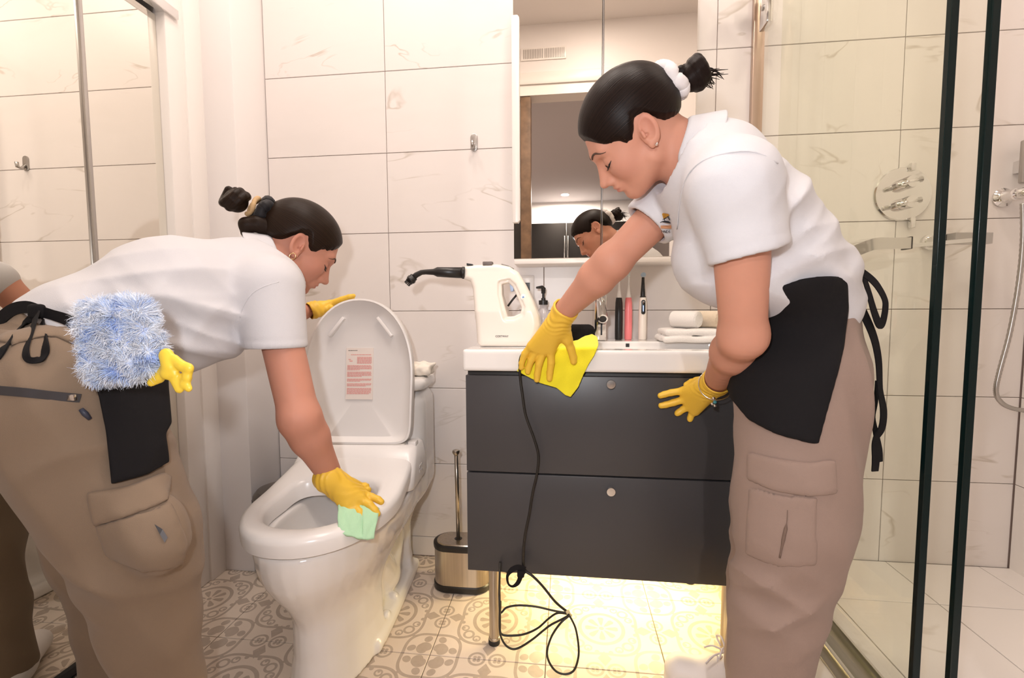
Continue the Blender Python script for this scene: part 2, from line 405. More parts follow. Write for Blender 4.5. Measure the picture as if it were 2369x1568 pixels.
for k in range(24):
    x = .385+.0118*k + (.006 if k > 11 else 0)
    keep(box('slat', (x, RY+.0085, 2.722), (x+.004, RY+.012, 2.783), MT['alu']), v)
for k, (x, y) in enumerate([(-.15, 1.05), (.75, .80), (.32, 1.12), (1.75, .9), (.9, .45)]):
    t = thing('ceiling_spotlight', ['round recessed ceiling lamp over the woman at the toilet', 'round recessed ceiling lamp in the middle of the bathroom', 'round recessed ceiling lamp above the toilet', 'round recessed ceiling lamp over the shower', 'round recessed ceiling lamp by the doorway'][k], 'lamp', (x, y, CEIL))
    keep(lathe('ring', [(.145, 0), (.145, -.006), (.13, -.008), (.125, -.004), (.125, 0)], (x, y, CEIL-.001), MT['trimw'], None, 24), t)
# ------------------------------------------------------------------ mirrored closet doors on the left
cl = thing('closet_mirror', 'tall frameless mirrored closet door nearest the tiled wall', 'mirror', (-.645, 1.29, .045))
keep(box('mirror_pane', (-.650, 1.158, .046), (-.644, 1.423, 1.955), MT['mirror2']), cl)
keep(box('edge_strip', (-.650, 1.150, .040), (-.628, 1.160, 1.958), MT['alu'], bev=.001), cl)
cl2 = thing('closet_mirror', 'tall sliding mirrored closet door beside the bending woman at far left', 'mirror', (-.62, .6, .045))
keep(box('mirror_pane', (-.626, .10, .052), (-.620, 1.149, 1.953), MT['mirror2']), cl2)
keep(box('edge_strip', (-.627, 1.1492, .045), (-.612, 1.160, 1.958), MT['alu'], bev=.001), cl2)
keep(box('bottom_rail', (-.630, .10, .030), (-.612, 1.149, .053), MT['rubber'], bev=.002), cl2)
tr = thing('closet_track', 'shiny metal ceiling track above the mirrored closet doors', 'track', (-.63, .8, 1.96))
keep(box('upper_track', (-.662, .0, 1.9615), (-.600, 1.47, 1.992), MT['chrome'], bev=.003), tr)
ltk = thing('closet_floor_track', 'dark metal floor track under the mirrored closet doors', 'track', (-.63, .8, 0))
keep(box('lower_track', (-.662, .0, .002), (-.604, 1.42, .028), MT['alu'], bev=.003), ltk)
struct(box('wall_left_2', (-.71, -.1, 1.994), (-.606, 1.423, CEIL), MT['paint']))

# ------------------------------------------------------------------ vanity
va = thing('vanity_cabinet', 'dark grey two drawer vanity cabinet on steel legs', 'cabinet', (.805, 1.5, 0))
VX0, VX1, VF = .405, 1.205, 1.2637
keep(box('body', (VX0+.002, VF+.019, .245), (VX1-.002, WY-.002, .8235), MT['carcass'], bev=.002), va)
for z0, z1, kz in ((.5372, .812, .794), (.2435, .5325, None)):
    d = keep(box('drawer', (VX0, VF, z0), (VX1, VF+.018, z1), MT['anthracite'], bev=.0015), va)
    kp = at(1413, 888 if kz else 1135, VF-.01)
    k = lathe('knob', [(.004, 0), (.004, .012), (.0115, .013), (.0122, .016), (.0115, .021), (.002, .0215)], (kp[0], VF+.0005, kp[2]), MT['knob'], None, 24, (0, -1, 0)); keep(k, d)
for x, y in ((.475, 1.30), (1.135, 1.30), (.475, 1.68), (1.135, 1.68)):
    l = keep(lathe('leg', [(.016, .0), (.016, .02), (.0145, .021), (.0145, .2445)], (x, y, 0), MT['steel'], None, 20), va)
    keep(lathe('foot', [(.0172, .0005), (.0172, .013), (.0162, .014)], (x, y, 0), MT['rubber'], None, 20), l)
    l.matrix_parent_inverse = l.matrix_parent_inverse
keep(box('light_strip', (.55, 1.585, .2375), (1.17, 1.615, .2445), mat('led_strip', (1., .8, .4), .5, emis=(1., .62, .16), estr=4.)), va)

# ------------------------------------------------------------------ mirror cabinet
mc = thing('mirror_cabinet', 'wall mirror cabinet with two mirrored doors above the sink', 'cabinet', (.80, WY, 1.16))
keep(box('body', (.508, 1.628, 1.168), (1.098, WY-.001, 2.12), MT['trimw'], bev=.002), mc)
keep(box('shelf_edge', (.506, 1.600, 1.150), (1.10, WY-.001, 1.167), MT['trimw'], bev=.002), mc)
for x0, x1 in ((.504, .8005), (.8055, 1.102)):
    d = keep(box('door', (x0, 1.612, 1.168), (x1, 1.6275, 2.12), MT['trimw'], bev=.001), mc)
    p = keep(box('mirror_pane', (x0+.0006, 1.6065, 1.1685), (x1-.0006, 1.6118, 2.1195), MT['mirror'], bev=.0008, seg=1), d)
keep(box('door_edge', (.8008, 1.6068, 1.168), (.8052, 1.6275, 2.12), MT['chrome']), mc)
keep(box('door_gap', (.8022, 1.6062, 1.168), (.8038, 1.6070, 2.12), MT['carcass']), mc)
prz = [atz(0, 0, 0)]
a, b = at(1186, 36, 1.60), at(1203, 515, 1.60)
keep(prism('reflection_strip', [(a[0]-.004, b[2]), (b[0]-.006, b[2]), (b[0], b[2]+.008), (b[0], a[2]-.008), (b[0]-.006, a[2]), (a[0]-.004, a[2])], 1.596, 1.6063, MT['trimw'], None, .002), mc)  # white plate standing in for a pale reflection along the mirror's left edge

# ------------------------------------------------------------------ wall hook and socket
hk = thing('wall_hook', 'small brushed metal hook on the tiled wall left of the mirror', 'hook', (.341, WY, 1.61))
p = at(1097, 330, WY)
st = [(p[0]+.0135*math.cos(t)*1., p[2]+(.018 if math.sin(t) > 0 else -.018)+.0135*math.sin(t)) for t in np.linspace(0, 2*math.pi, 25)[:-1]]
keep(prism('plate', st, WY-.005, WY-.0002, MT['alu'], None, .0012), hk)
keep(tube('hook', [(p[0], WY-.004, p[2]-.008), (p[0], WY-.020, p[2]-.026), (p[0], WY-.034, p[2]-.022), (p[0], WY-.036, p[2]-.004)], [.006, .0065, .0065, .0068], MT['alu'], None, 10), hk)
p = at(1219, 665, WY)
so = thing('power_socket', 'white wall socket with a dark slot behind the steam cleaner', 'socket', (p[0], WY, p[2]))
keep(box('plate', (p[0]-.04, WY-.006, p[2]-.045), (p[0]+.028, WY-.0003, p[2]+.045), MT['plastic'], bev=.003), so)
keep(box('slot', (p[0]-.010, WY-.0075, p[2]-.012), (p[0]+.012, WY-.0061, p[2]+.018), MT['black']), so)

# ------------------------------------------------------------------ faucet
p = atz(1388, 788, .885); FX, FY = p[0], 1.625
fa = thing('faucet', 'tall square chrome basin faucet with a round spout', 'faucet', (FX, FY, .886))
keep(box('body', (FX-.021, FY-.02, .886), (FX+.021, FY+.022, 1.085), MT['chrome'], bev=.004, seg=3), fa)
keep(lathe('spout', [(.015, 0), (.0155, .05), (.0165, .10), (.0165, .118), (.012, .119), (.011, .112)], (FX+.001, FY-.012, 1.022), MT['chrome'], None, 24, (0, -.86, -.5)), fa)
keep(lathe('aerator', [(.0108, 0), (.0108, .004)], (FX+.001, FY-.012-.86*.1145, 1.022-.5*.1145), MT['black'], None, 16, (0, -.86, -.5)), fa)
keep(box('lever', (FX-.008, FY-.075, 1.088), (FX+.008, FY+.018, 1.097), MT['chrome'], bev=.003), fa)
keep(box('slot', (FX+.001, FY-.0212, .905), (FX+.007, FY-.0203, .96), MT['black']), fa)

# ------------------------------------------------------------------ toothbrushes
def brush(u, y, label, body, neck, head, hz, style):
    p = at(u, 700, y); x = p[0]; t = thing('electric_toothbrush', label, 'toothbrush', (x, y, .8853), 0, 'electric toothbrushes beside the faucet')
    k = 1.
    keep(lathe('handle', [(.0115, 0), (.013, .004), (.0135, .03), (.0135, .10), (.0125, .13), (.0105, .146), (.010, .148)], (x, y, .8855), body, None, 20), t)
    if style == 'thin':
        keep(lathe('neck', [(.0092, .1485), (.0085, .152), (.0055, .168), (.0030, .19), (.0026, .225)], (x, y, .8855), neck, None, 14), t)
        keep(box('brush_head', (x-.004, y-.007, 1.105), (x+.004, y+.001, 1.127), head, bev=.002), t)
    else:
        keep(lathe('neck', [(.0105, .1485), (.0105, .151), (.0082, .153), (.0080, .16), (.0052, .205), (.0050, .218)], (x, y, .8855), neck, None, 14), t)
        keep(lathe('brush_head', [(.002, 0), (.0080, .001), (.0082, .012), (.003, .013)], (x, y+.004, 1.112), head, None, 14, (0, -1, 0)), t)
        pl = [(x+.0072*math.cos(a), 1.0+(.018 if math.sin(a) > 0 else -.018)+.0072*math.sin(a)) for a in np.linspace(0, 2*math.pi, 25)[:-1]]
        keep(prism('button_panel', pl, y-.0150, y-.0125, MT['black'], None, .0008), t)
        keep(lathe('power_button', [(.0038, 0), (.0042, .0006), (.003, .0008)], (x, y-.0150, 1.017), MT['chrome'], None, 14, (0, -1, 0)), t)
        keep(box('status_light', (x-.0012, y-.0156, .985), (x+.0012, y-.0151, 1.006), mat('blue_light', (.5, .7, 1.), .3, emis=(.4, .6, 1.), estr=1.2)), t)
bristle = mat('blue_bristle', (.42, .55, .68), .6, bump=.6, bscale=900); wb = mat('grey_bristle', (.62, .66, .64), .6)
brush(1432, 1.665, 'black electric toothbrush with white neck, nearest the faucet', MT['black'], MT['plastic'], wb, .2, 'thin')
brush(1454, 1.665, 'pink electric toothbrush with white neck in the middle of three', mat('pink_plastic', (.84, .22, .23), .3), MT['plastic'], wb, .2, 'thin')
brush(1487, 1.66, 'white electric toothbrush with dark button panel and black neck', MT['plastic2'], MT['black'], bristle, .2, 'round')

# ------------------------------------------------------------------ soap dispenser
p = at(1257, 740, 1.66); x, y = p[0], 1.66
sd = thing('soap_dispenser', 'clear soap dispenser bottle with black pump behind the glove', 'bottle', (x, y, .8853))
keep(lathe('bottle', [(.030, 0), (.033, .003), (.033, .075), (.028, .092), (.013, .112), (.013, .124)], (x, y, .8856), mat('clear_plastic', (.78, .74, .76), .12, trans=.55, ior=1.4), None, 24), sd)
keep(lathe('collar', [(.0165, .1243), (.0165, .140), (.008, .141), (.0075, .148), (.0045, .149), (.0045, .166)], (x, y, .8856), MT['black'], None, 20), sd)
keep(tube('pump_spout', [(x, y, 1.050), (x, y, 1.068), (x-.004, y-.006, 1.073), (x-.022, y-.026, 1.070)], [.0075, .0085, .006, .004], MT['black'], None, 10), sd)
keep(tube('dip_tube', [(x, y, .892), (x, y, 1.008)], .002, MT['plastic'], None, 6), sd)

# ------------------------------------------------------------------ toilet brush and bin
BX, BY = .318, 1.575
tb = thing('toilet_brush_holder', 'brushed steel toilet brush holder with black rims beside the vanity', 'toilet brush', (BX, BY, 0))
def stadium(r, hl, n=28):
    out = []
    for k in range(n):
        a = 2*math.pi*k/n; out.append((BX + (hl if math.cos(a) > 1e-9 else -hl if math.cos(a) < -1e-9 else 0) + r*math.cos(a), BY + r*math.sin(a)))
    return out
def stad(name, prof, m, hl=.045):
    bm = bmesh.new(); rings_bm(bm, [[(x, y, z) for x, y in stadium(r, hl)] for r, z in prof]); return keep(from_bm(name, bm, None, m, angle=35), tb)
stad('black_base', [(.056, .0008), (.060, .004), (.060, .022), (.0565, .026)], MT['black'])
stad('steel_body', [(.0565, .0262), (.0565, .150)], MT['steel'])
stad('rim', [(.0595, .1502), (.0605, .158), (.0595, .166), (.050, .168)], MT['black'])
stad('lid', [(.048, .1682), (.046, .172)], MT['steel'])
bt = at(1055, 1045, BY); bb = at(1060, 1222, BY)
keep(tube('handle', [(bb[0], BY, .172), ((bb[0]+bt[0])/2, BY, (bb[2]+bt[2])/2), (bt[0], BY, bt[2]-.006)], .0068, MT['steel'], None, 12), tb)
keep(lathe('handle_cap', [(.007, -.012), (.0125, -.004), (.0135, 0), (.012, .006), (.004, .009)], (bt[0], BY, bt[2]), MT['steel'], None, 16), tb)
keep(lathe('handle_hole', [(.014, 0), (.013, .001)], (bb[0], BY, .1722), MT['black'], None, 16), tb)
p = at(625, 1165, 1.52)
bn = thing('waste_bin', 'round grey lidded bin in the corner behind the toilet', 'bin', (p[0]+.02, 1.42, 0))
bx, by = -.388, 1.585; bz = at(655, 1116, 1.6)[2]-.036
keep(lathe('body', [(.082, .001), (.085, .004), (.090, bz-.03)], (bx, by, 0), MT['steel'], None, 28), bn)
keep(lathe('band', [(.0925, bz-.0295), (.0925, bz-.010), (.090, bz-.008)], (bx, by, 0), MT['black'], None, 28), bn)
keep(lathe('lid', [(.090, bz-.0078), (.089, bz+.004), (.075, bz+.022), (.04, bz+.032), (.004, bz+.035)], (bx, by, 0), mat('grey_lid', (.11, .095, .085), .35, .2), None, 28), bn)
bn.location = (bx, by, 0)
for ch in bn.children: ch.matrix_parent_inverse = Matrix.Translation(bn.location).inverted()

# ------------------------------------------------------------------ shower
GX = 1.34
for k, (x, ya, yb, lab) in enumerate(((GX, .915, 1.738, 'sliding glass shower panel nearest the vanity with a dark green edge'), (GX+.040, .885, 1.66, 'second glass shower panel behind the first, its edge further right'))):
    g = thing('shower_glass_panel', lab, 'shower screen', (x, (ya+yb)/2, .15))
    keep(box('pane', (x, ya+.006, .156), (x+.010, yb, 2.35), MT['glass']), g)
    keep(box('polished_edge', (x-.0015, ya-.006, .156), (x+.0115, ya+.006, 2.35), MT['edge'], bev=.001, seg=1), g)
sp = thing('shower_wall_profile', 'slim metal profile fixing the shower glass to the tiled wall', 'profile', (1.325, WY, .15))
keep(box('profile', (1.316, 1.722, .15), (1.352, WY-.0005, 2.6), mat('bronze_profile', (.50, .38, .30), .3, .9), bev=.002), sp)
sr = thing('shower_sill_track', 'metal floor track under the sliding shower glass', 'track', (1.36, 1.2, .15))
keep(box('rail', (1.300, -.8, .1485), (1.400, 1.72, .1555), MT['alu'], bev=.002), sr)
keep(box('lip_outer', (1.322, -.8, .1558), (1.332, 1.72, .168), MT['chrome'], bev=.001), sr)
keep(box('lip_inner', (1.392, -.8, .1558), (1.3985, 1.72, .168), MT['chrome'], bev=.001), sr)
p = at(1772, 20, 1.70)
cp = thing('glass_clamp', 'square chrome clamp holding the shower glass near the ceiling', 'clamp', (1.34, 1.62, p[2]))
q = atx(1775, 25, 1.335)
keep(box('plate', (1.322, q[1]-.03, q[2]-.05), (1.3395, q[1]+.03, q[2]+.09), MT['chrome'], bev=.003), cp)
keep(lathe('screw', [(.009, 0), (.009, .004), (.006, .005)], (1.322, q[1], q[2]+.01), MT['alu'], None, 14, (-1, 0, 0)), cp)
keep(box('arm', (1.24, q[1]-.016, q[2]+.055), (1.3218, q[1]+.016, q[2]+.09), MT['chrome'], bev=.003), cp)
# grab bar on the shower wall
gb = thing('grab_bar', 'flat chrome grab bar on the tiled shower wall behind the glass', 'bar', at(2100, 570, 1.62))
A = at(1940, 592, 1.36); B = at(2006, 566, 1.50); Cc = at(2098, 563, 1.60); D = at(2286, 552, 1.66)
keep(ribbon('bar', [A, B, B+(Cc-B)*.5, Cc], [.034]*4, [(0, 0, 1)]*4, .034, MT['chrome'], None, 3), gb)
keep(ribbon('thin_rod', [Cc+np.array([0, 0, -.008]), Cc+(D-Cc)*.5+np.array([0, 0, -.004]), D+np.array([0, 0, .0])], [.012]*3, [(0, 0, 1)]*3, .012, MT['chrome'], None, 3), gb)
E2 = at(2200, 552, 1.655)
keep(ribbon('end_plate', [E2, E2+(D-E2)*.5, D], [.032]*3, [(0, 0, 1)]*3, .034, MT['alu'], None, 3), gb)
keep(box('collar', (Cc[0]-.004, Cc[1]-.02, Cc[2]-.019), (Cc[0]+.004, Cc[1]+.02, Cc[2]+.019), MT['carcass'], bev=.001), gb)
keep(lathe('mount', [(.026, 0), (.026, .012), (.02, .014), (.02, WY-E2[1]-.018)], (E2[0]-.004, WY-.0004, E2[2]), MT['chrome'], None, 20, (0, -1, 0)), gb)
# valve
p = at(2086, 450, WY); x, z = p[0], p[2]
vv = thing('shower_valve', 'round chrome shower valve plate with two lever handles', 'valve', (x, WY, z))
keep(lathe('plate', [(.088, 0), (.090, .004), (.087, .009), (.02, .011)], (x, WY-.0004, z), MT['chrome'], None, 40, (0, -1, 0)), vv)
for dz, ang in ((.032, .25), (-.034, .2)):
    h = keep(lathe('handle', [(.020, .0112), (.021, .04), (.019, .052), (.004, .053)], (x, WY, z+dz), MT['chrome'], None, 24, (0, -1, 0)), vv)
    keep(tube('lever', [(x-.045*math.cos(ang), WY-.045, z+dz-.045*math.sin(ang)), (x+.03*math.cos(ang), WY-.045, z+dz+.03*math.sin(ang))], [.0075, .010], MT['chrome'], None, 10), h)
keep(box('tab', (x+.012, WY-.02, z+.075), (x+.028, WY-.006, z+.10), MT['chrome'], bev=.002), vv)
keep(box('tab', (x+.02, WY-.02, z-.115), (x+.036, WY-.006, z-.08), MT['chrome'], bev=.002), vv)
# hand shower outlet, bar and hose
p = at(2352, 450, 1.70); x, z = p[0], p[2]
hs = thing('shower_hose', 'ribbed metal shower hose hanging from a chrome wall outlet', 'hose', (x, WY, z))
keep(lathe('outlet', [(.030, 0), (.031, .006), (.022, .014), (.018, .02), (.018, .05), (.010, .053)], (x-.006, WY-.0004, z), MT['chrome'], None, 24, (0, -1, 0)), hs)
keep(tube('spigot', [(x-.006, 1.695, z), (x+.022, 1.675, z+.002), (x+.04, 1.66, z+.002)], [.017, .018, .012], MT['chrome'], None, 14), hs)
hp = [at(u, v, 1.66) for u, v in ((2366, 470), (2366, 560), (2356, 660), (2336, 770), (2312, 860), (2304, 905), (2316, 930), (2345, 945), (2400, 950), (2450, 930))]
P = smooth_path(hp, 16); rad = [.0074 if k % 2 else .0064 for k in range(len(P))]
bm = bmesh.new(); tube_bm(bm, P, rad, 10); keep(from_bm('hose', bm, None, MT['alu'], smooth=True), hs)
p = at(2364, 380, 1.70)
sl = thing('shower_slide_bar', 'flat grey shower bar cut by the right edge of the frame', 'bar', (p[0]+.03, WY, p[2]))
keep(box('bar', (p[0]-.006, 1.69, p[2]-.06), (p[0]+.05, 1.705, p[2]+.075), MT['alu'], bev=.004), sl)
keep(box('bracket', (p[0]+.012, 1.7052, p[2]-.02), (p[0]+.035, WY-.0004, p[2]+.02), MT['chrome'], bev=.002), sl)
# ------------------------------------------------------------------ smooth solid modelling on a grid, meshed with surface nets
f32 = np.float32
def axis_coords(lo, hi, h, fine=()):
    out = [lo]; x = lo
    while x < hi:
        s = h
        for a, b, hh in fine:
            if a - h*1.01 <= x <= b: s = min(s, hh)
        x += s; out.append(x)
    return np.array(out, f32)
class Field:
    def __init__(s, lo, hi, h, fine=()):          # fine: list of (lo, hi, h)
        s.c = [axis_coords(lo[i], hi[i], h, [(a[i], b[i], hh) for a, b, hh in fine]) for i in range(3)]
        s.d = np.full([len(a) for a in s.c], .5, f32)
    def block(s, lo, hi, pad):
        sl = []
        for i in range(3):
            a = np.searchsorted(s.c[i], lo[i]-pad); b = np.searchsorted(s.c[i], hi[i]+pad)
            if b <= a: return None
            sl.append(slice(a, b))
        return tuple(sl)
    def pts(s, sl):
        return (s.c[0][sl[0]][:, None, None], s.c[1][sl[1]][None, :, None], s.c[2][sl[2]][None, None, :])
    def add(s, fn, lo, hi, k=.01, pad=None, op='u'):
        sl = s.block(lo, hi, (k*1.2 + .02) if pad is None else pad)
        if sl is None: return s
        e = fn(*s.pts(sl)).astype(f32); a = s.d[sl]
        if op == 'u': s.d[sl] = smin(a, e, k)
        elif op == 's': s.d[sl] = -smin(-a, e, k)
        return s
    def prim(s, p, k=.01, op='u'):
        return s.add(p[0], p[1], p[2], k, op=op)
    def full(s): return (s.c[0][:, None, None], s.c[1][None, :, None], s.c[2][None, None, :])
def smin(a, b, k):
    if k <= 1e-6: return np.minimum(a, b)
    h = np.clip(.5 + .5*(b-a)/k, 0, 1); return b + (a-b)*h - k*h*(1-h)
def smax(a, b, k): return -smin(-a, -b, k)
A3 = lambda p: np.array([float(p[0]), float(p[1]), float(p[2])])
def unit(v): v = A3(v); return v/np.linalg.norm(v)
def cap(a, b, ra, rb=None, n=None, q=1.):         # tapered capsule; n, q: flattened along n by factor q
    a, b = A3(a), A3(b); rb = ra if rb is None else rb; ba = b-a; L = max(ba@ba, 1e-9); nn = unit(n) if n is not None else None
    def f(X, Y, Z):
        x, y, z = X-a[0], Y-a[1], Z-a[2]
        h = np.clip((x*ba[0]+y*ba[1]+z*ba[2])/L, 0, 1)
        x, y, z = x-ba[0]*h, y-ba[1]*h, z-ba[2]*h
        if nn is not None:
            v = (x*nn[0]+y*nn[1]+z*nn[2])*(1/q-1); x, y, z = x+nn[0]*v, y+nn[1]*v, z+nn[2]*v
        r = ra+(rb-ra)*h
        return (np.sqrt(x*x+y*y+z*z) - r)*(min(1., q) if nn is not None else 1.)
    R = max(ra, rb)*max(1., q if n is not None else 1.)
    return f, np.minimum(a, b)-R, np.maximum(a, b)+R
def ell(c, r, R=None):                            # ellipsoid, R columns = axes
    c, r = A3(c), A3(r); R = np.eye(3) if R is None else R
    def f(X, Y, Z):
        x, y, z = X-c[0], Y-c[1], Z-c[2]; q = [x*R[0, i]+y*R[1, i]+z*R[2, i] for i in range(3)]
        k0 = np.sqrt(sum((q[i]/r[i])**2 for i in range(3))); k1 = np.sqrt(sum((q[i]/r[i]**2)**2 for i in range(3))) + 1e-9
        return k0*(k0-1)/k1
    e = np.abs(R) @ r
    return f, c-e, c+e
def rbox(c, h, r=.0, R=None):
    c, h = A3(c), A3(h); R = np.eye(3) if R is None else R; hh = h-r
    def f(X, Y, Z):
        x, y, z = X-c[0], Y-c[1], Z-c[2]; q = [np.abs(x*R[0, i]+y*R[1, i]+z*R[2, i])-hh[i] for i in range(3)]
        o = np.sqrt(sum(np.maximum(v, 0)**2 for v in q)); return o + np.minimum(np.maximum(np.maximum(q[0], q[1]), q[2]), 0) - r
    e = np.abs(R) @ h
    return f, c-e, c+e
def torus(c, ax, R1, r1):
    c, ax = A3(c), unit(ax)
    def f(X, Y, Z):
        x, y, z = X-c[0], Y-c[1], Z-c[2]; h = x*ax[0]+y*ax[1]+z*ax[2]
        rr = np.sqrt(np.maximum(x*x+y*y+z*z-h*h, 0)); return np.sqrt((rr-R1)**2 + h*h) - r1
    e = R1+r1
    return f, c-e, c+e
def poly2d(P, Qx, Qy):                            # signed distance to a polygon
    P = np.asarray(P, float); d = np.full(np.broadcast(Qx, Qy).shape, 1e9); s = np.ones(d.shape)
    n = len(P)
    for i in range(n):
        a, b = P[i], P[i-1]; e = b-a; wx, wy = Qx-a[0], Qy-a[1]
        h = np.clip((wx*e[0]+wy*e[1])/max(e@e, 1e-12), 0, 1)
        bx, by = wx-e[0]*h, wy-e[1]*h; d = np.minimum(d, bx*bx+by*by)
        c1 = Qy >= a[1]; c2 = Qy < b[1]; c3 = e[0]*wy > e[1]*wx
        flip = (c1 & c2 & c3) | (~c1 & ~c2 & ~c3); s = np.where(flip, -s, s)
    return s*np.sqrt(d)
def poly_clip(F, P, axis=1, k=.0, lo=None, hi=None):     # field of a polygon prism (polygon in the two other axes) over the whole grid
    i, j = [a for a in range(3) if a != axis]
    q = poly2d(P, F.c[i][:, None].astype(float), F.c[j][None, :].astype(float)).astype(f32)
    q = np.expand_dims(q, axis)
    cc = F.full()[axis]
    if lo is not None: q = np.maximum(q, lo-cc)
    if hi is not None: q = np.maximum(q, cc-hi)
    return q
def poly_cut(F, D, P, Y0, ctr, band=.03, lo=None, hi=None):   # polygon (x, z at depth Y0) extruded along the direction the wearer's side faces
    q = np.full(D.shape, .05, f32); i, j, k = np.nonzero(np.abs(D) < band)
    x, y, z = F.c[0][i].astype(float), F.c[1][j].astype(float), F.c[2][k].astype(float)
    s = (y-Y0)/(ctr[1]-CAM[1]); v = poly2d(P, x-(ctr[0]-CAM[0])*s, z-(ctr[2]-CAM[2])*s)
    if hi is not None: v = np.maximum(v, y-hi)
    if lo is not None: v = np.maximum(v, lo-y)
    q[i, j, k] = v; return q
def fold(F, d, amp, k, phase=0., warp=None, mask=None):
    X, Y, Z = F.full(); k = A3(k)
    ph = X*k[0]+Y*k[1]+Z*k[2]+phase
    if warp is not None: ph = ph + 1.3*np.sin(X*warp[0]+Y*warp[1]+Z*warp[2])
    e = amp*(2.2*np.abs(np.sin(ph*.5))**.8 - 1.3)          # crisp ridges, soft valleys
    if mask is not None: e = e*mask
    return d + e.astype(f32)
def gauss(F, c, r):
    X, Y, Z = F.full(); c = A3(c); r = A3(r) if hasattr(r, '__len__') else A3((r, r, r))
    return np.exp(-(((X-c[0])/r[0])**2 + ((Y-c[1])/r[1])**2 + ((Z-c[2])/r[2])**2)).astype(f32)
def surface(F, D=None):
    D = F.d if D is None else D
    D = np.pad(D, 1, constant_values=.5); D[np.abs(D) < 1e-7] = 1e-7
    cs = []
    for c in F.c:
        cs.append(np.concatenate([[2*c[0]-c[1]], c, [2*c[-1]-c[-2]]]).astype(np.float64))
    ins = D < 0
    nx, ny, nz = D.shape
    cnt = np.zeros((nx-1, ny-1, nz-1), np.uint8)
    for i in (0, 1):
        for j in (0, 1):
            for k in (0, 1): cnt += ins[i:nx-1+i, j:ny-1+j, k:nz-1+k]
    act = (cnt > 0) & (cnt < 8); I, J, K = np.nonzero(act)
    idx = np.full(act.shape, -1, np.int64); idx[I, J, K] = np.arange(len(I))
    P = np.zeros((len(I), 3)); W = np.zeros(len(I))
    for ax in range(3):
        o = [a for a in range(3) if a != ax]
        for u in (0, 1):
            for v in (0, 1):
                s = [I, J, K]; s[o[0]] = s[o[0]]+u; s[o[1]] = s[o[1]]+v
                e = list(s); e[ax] = e[ax]+1
                a, b = D[tuple(s)].astype(np.float64), D[tuple(e)].astype(np.float64)
                m = (a < 0) != (b < 0); t = np.where(m, a/np.where(m, a-b, 1), 0)
                for q in range(3):
                    c0 = cs[q][s[q]]
                    P[:, q] += np.where(m, c0 + (t*(cs[q][e[q]]-c0) if q == ax else 0), 0)
                W += m
    P /= W[:, None]
    Q = []
    for ax in range(3):
        o = [a for a in range(3) if a != ax]
        sl0 = [slice(None)]*3; sl1 = [slice(None)]*3; sl0[ax] = slice(0, -1); sl1[ax] = slice(1, None)
        a, b = ins[tuple(sl0)], ins[tuple(sl1)]
        e = np.nonzero(a != b); e = list(e); fl = a[tuple(e)]
        ok = (e[o[0]] > 0) & (e[o[1]] > 0) & (e[o[0]] < D.shape[o[0]]-1) & (e[o[1]] < D.shape[o[1]]-1)
        e = [v[ok] for v in e]; fl = fl[ok]
        def g(du, dv):
            s = list(e); s[o[0]] = s[o[0]]+du; s[o[1]] = s[o[1]]+dv; return idx[tuple(s)]
        q = np.stack([g(-1, -1), g(0, -1), g(0, 0), g(-1, 0)], 1)
        if ax == 1: fl = ~fl
        q[~fl] = q[~fl][:, ::-1]; Q.append(q)
    return P, np.concatenate(Q)
def mesh_np(name, P, Q, parent=None, m=None, attrs=None, smooth_it=0):
    if smooth_it:
        E = np.concatenate([Q[:, [0, 1]], Q[:, [1, 2]], Q[:, [2, 3]], Q[:, [3, 0]]]); deg = np.bincount(E[:, 0], minlength=len(P)) + np.bincount(E[:, 1], minlength=len(P))
        for _ in range(smooth_it):
            acc = np.zeros_like(P)
            for q in range(3): acc[:, q] = np.bincount(E[:, 0], P[E[:, 1], q], len(P)) + np.bincount(E[:, 1], P[E[:, 0], q], len(P))
            P = P*.5 + .5*acc/np.maximum(deg, 1)[:, None]
    me = bpy.data.meshes.new(name); nv, nf = len(P), len(Q)
    me.vertices.add(nv); me.vertices.foreach_set('co', P.astype(f32).ravel())
    me.loops.add(nf*4); me.loops.foreach_set('vertex_index', Q.astype(np.int32).ravel())
    me.polygons.add(nf); me.polygons.foreach_set('loop_start', np.arange(0, nf*4, 4, dtype=np.int32))
    me.polygons.foreach_set('use_smooth', np.ones(nf, bool)); me.update(calc_edges=True); me.validate()
    for nm, arr in (attrs or {}).items():
        at_ = me.attributes.new(nm, 'FLOAT', 'POINT'); at_.data.foreach_set('value', np.asarray(arr, f32))
    o = link(name, me, None, m)
    if parent is not None: keep(o, parent)
    return o
def largest(P, Q):                               # drop specks, keep the biggest connected piece
    E = np.concatenate([Q[:, [0, 1]], Q[:, [1, 2]], Q[:, [2, 3]]]); lab = np.arange(len(P))
    for _ in range(400):
        m = np.minimum(lab[E[:, 0]], lab[E[:, 1]]); old = lab.copy()
        np.minimum.at(lab, E[:, 0], m); np.minimum.at(lab, E[:, 1], m); lab = lab[lab]
        if (lab == old).all(): break
    big = np.bincount(lab).argmax(); kv = lab == big; ix = np.cumsum(kv)-1
    return P[kv], ix[Q[kv[Q[:, 0]]]]
def solid(name, F, m, parent=None, D=None, sm=1, attrs=None, big=False):
    P, Q = surface(F, D)
    if big: P, Q = largest(P, Q)
    return mesh_np(name, P, Q, parent, m, attrs(P) if attrs else None, sm)
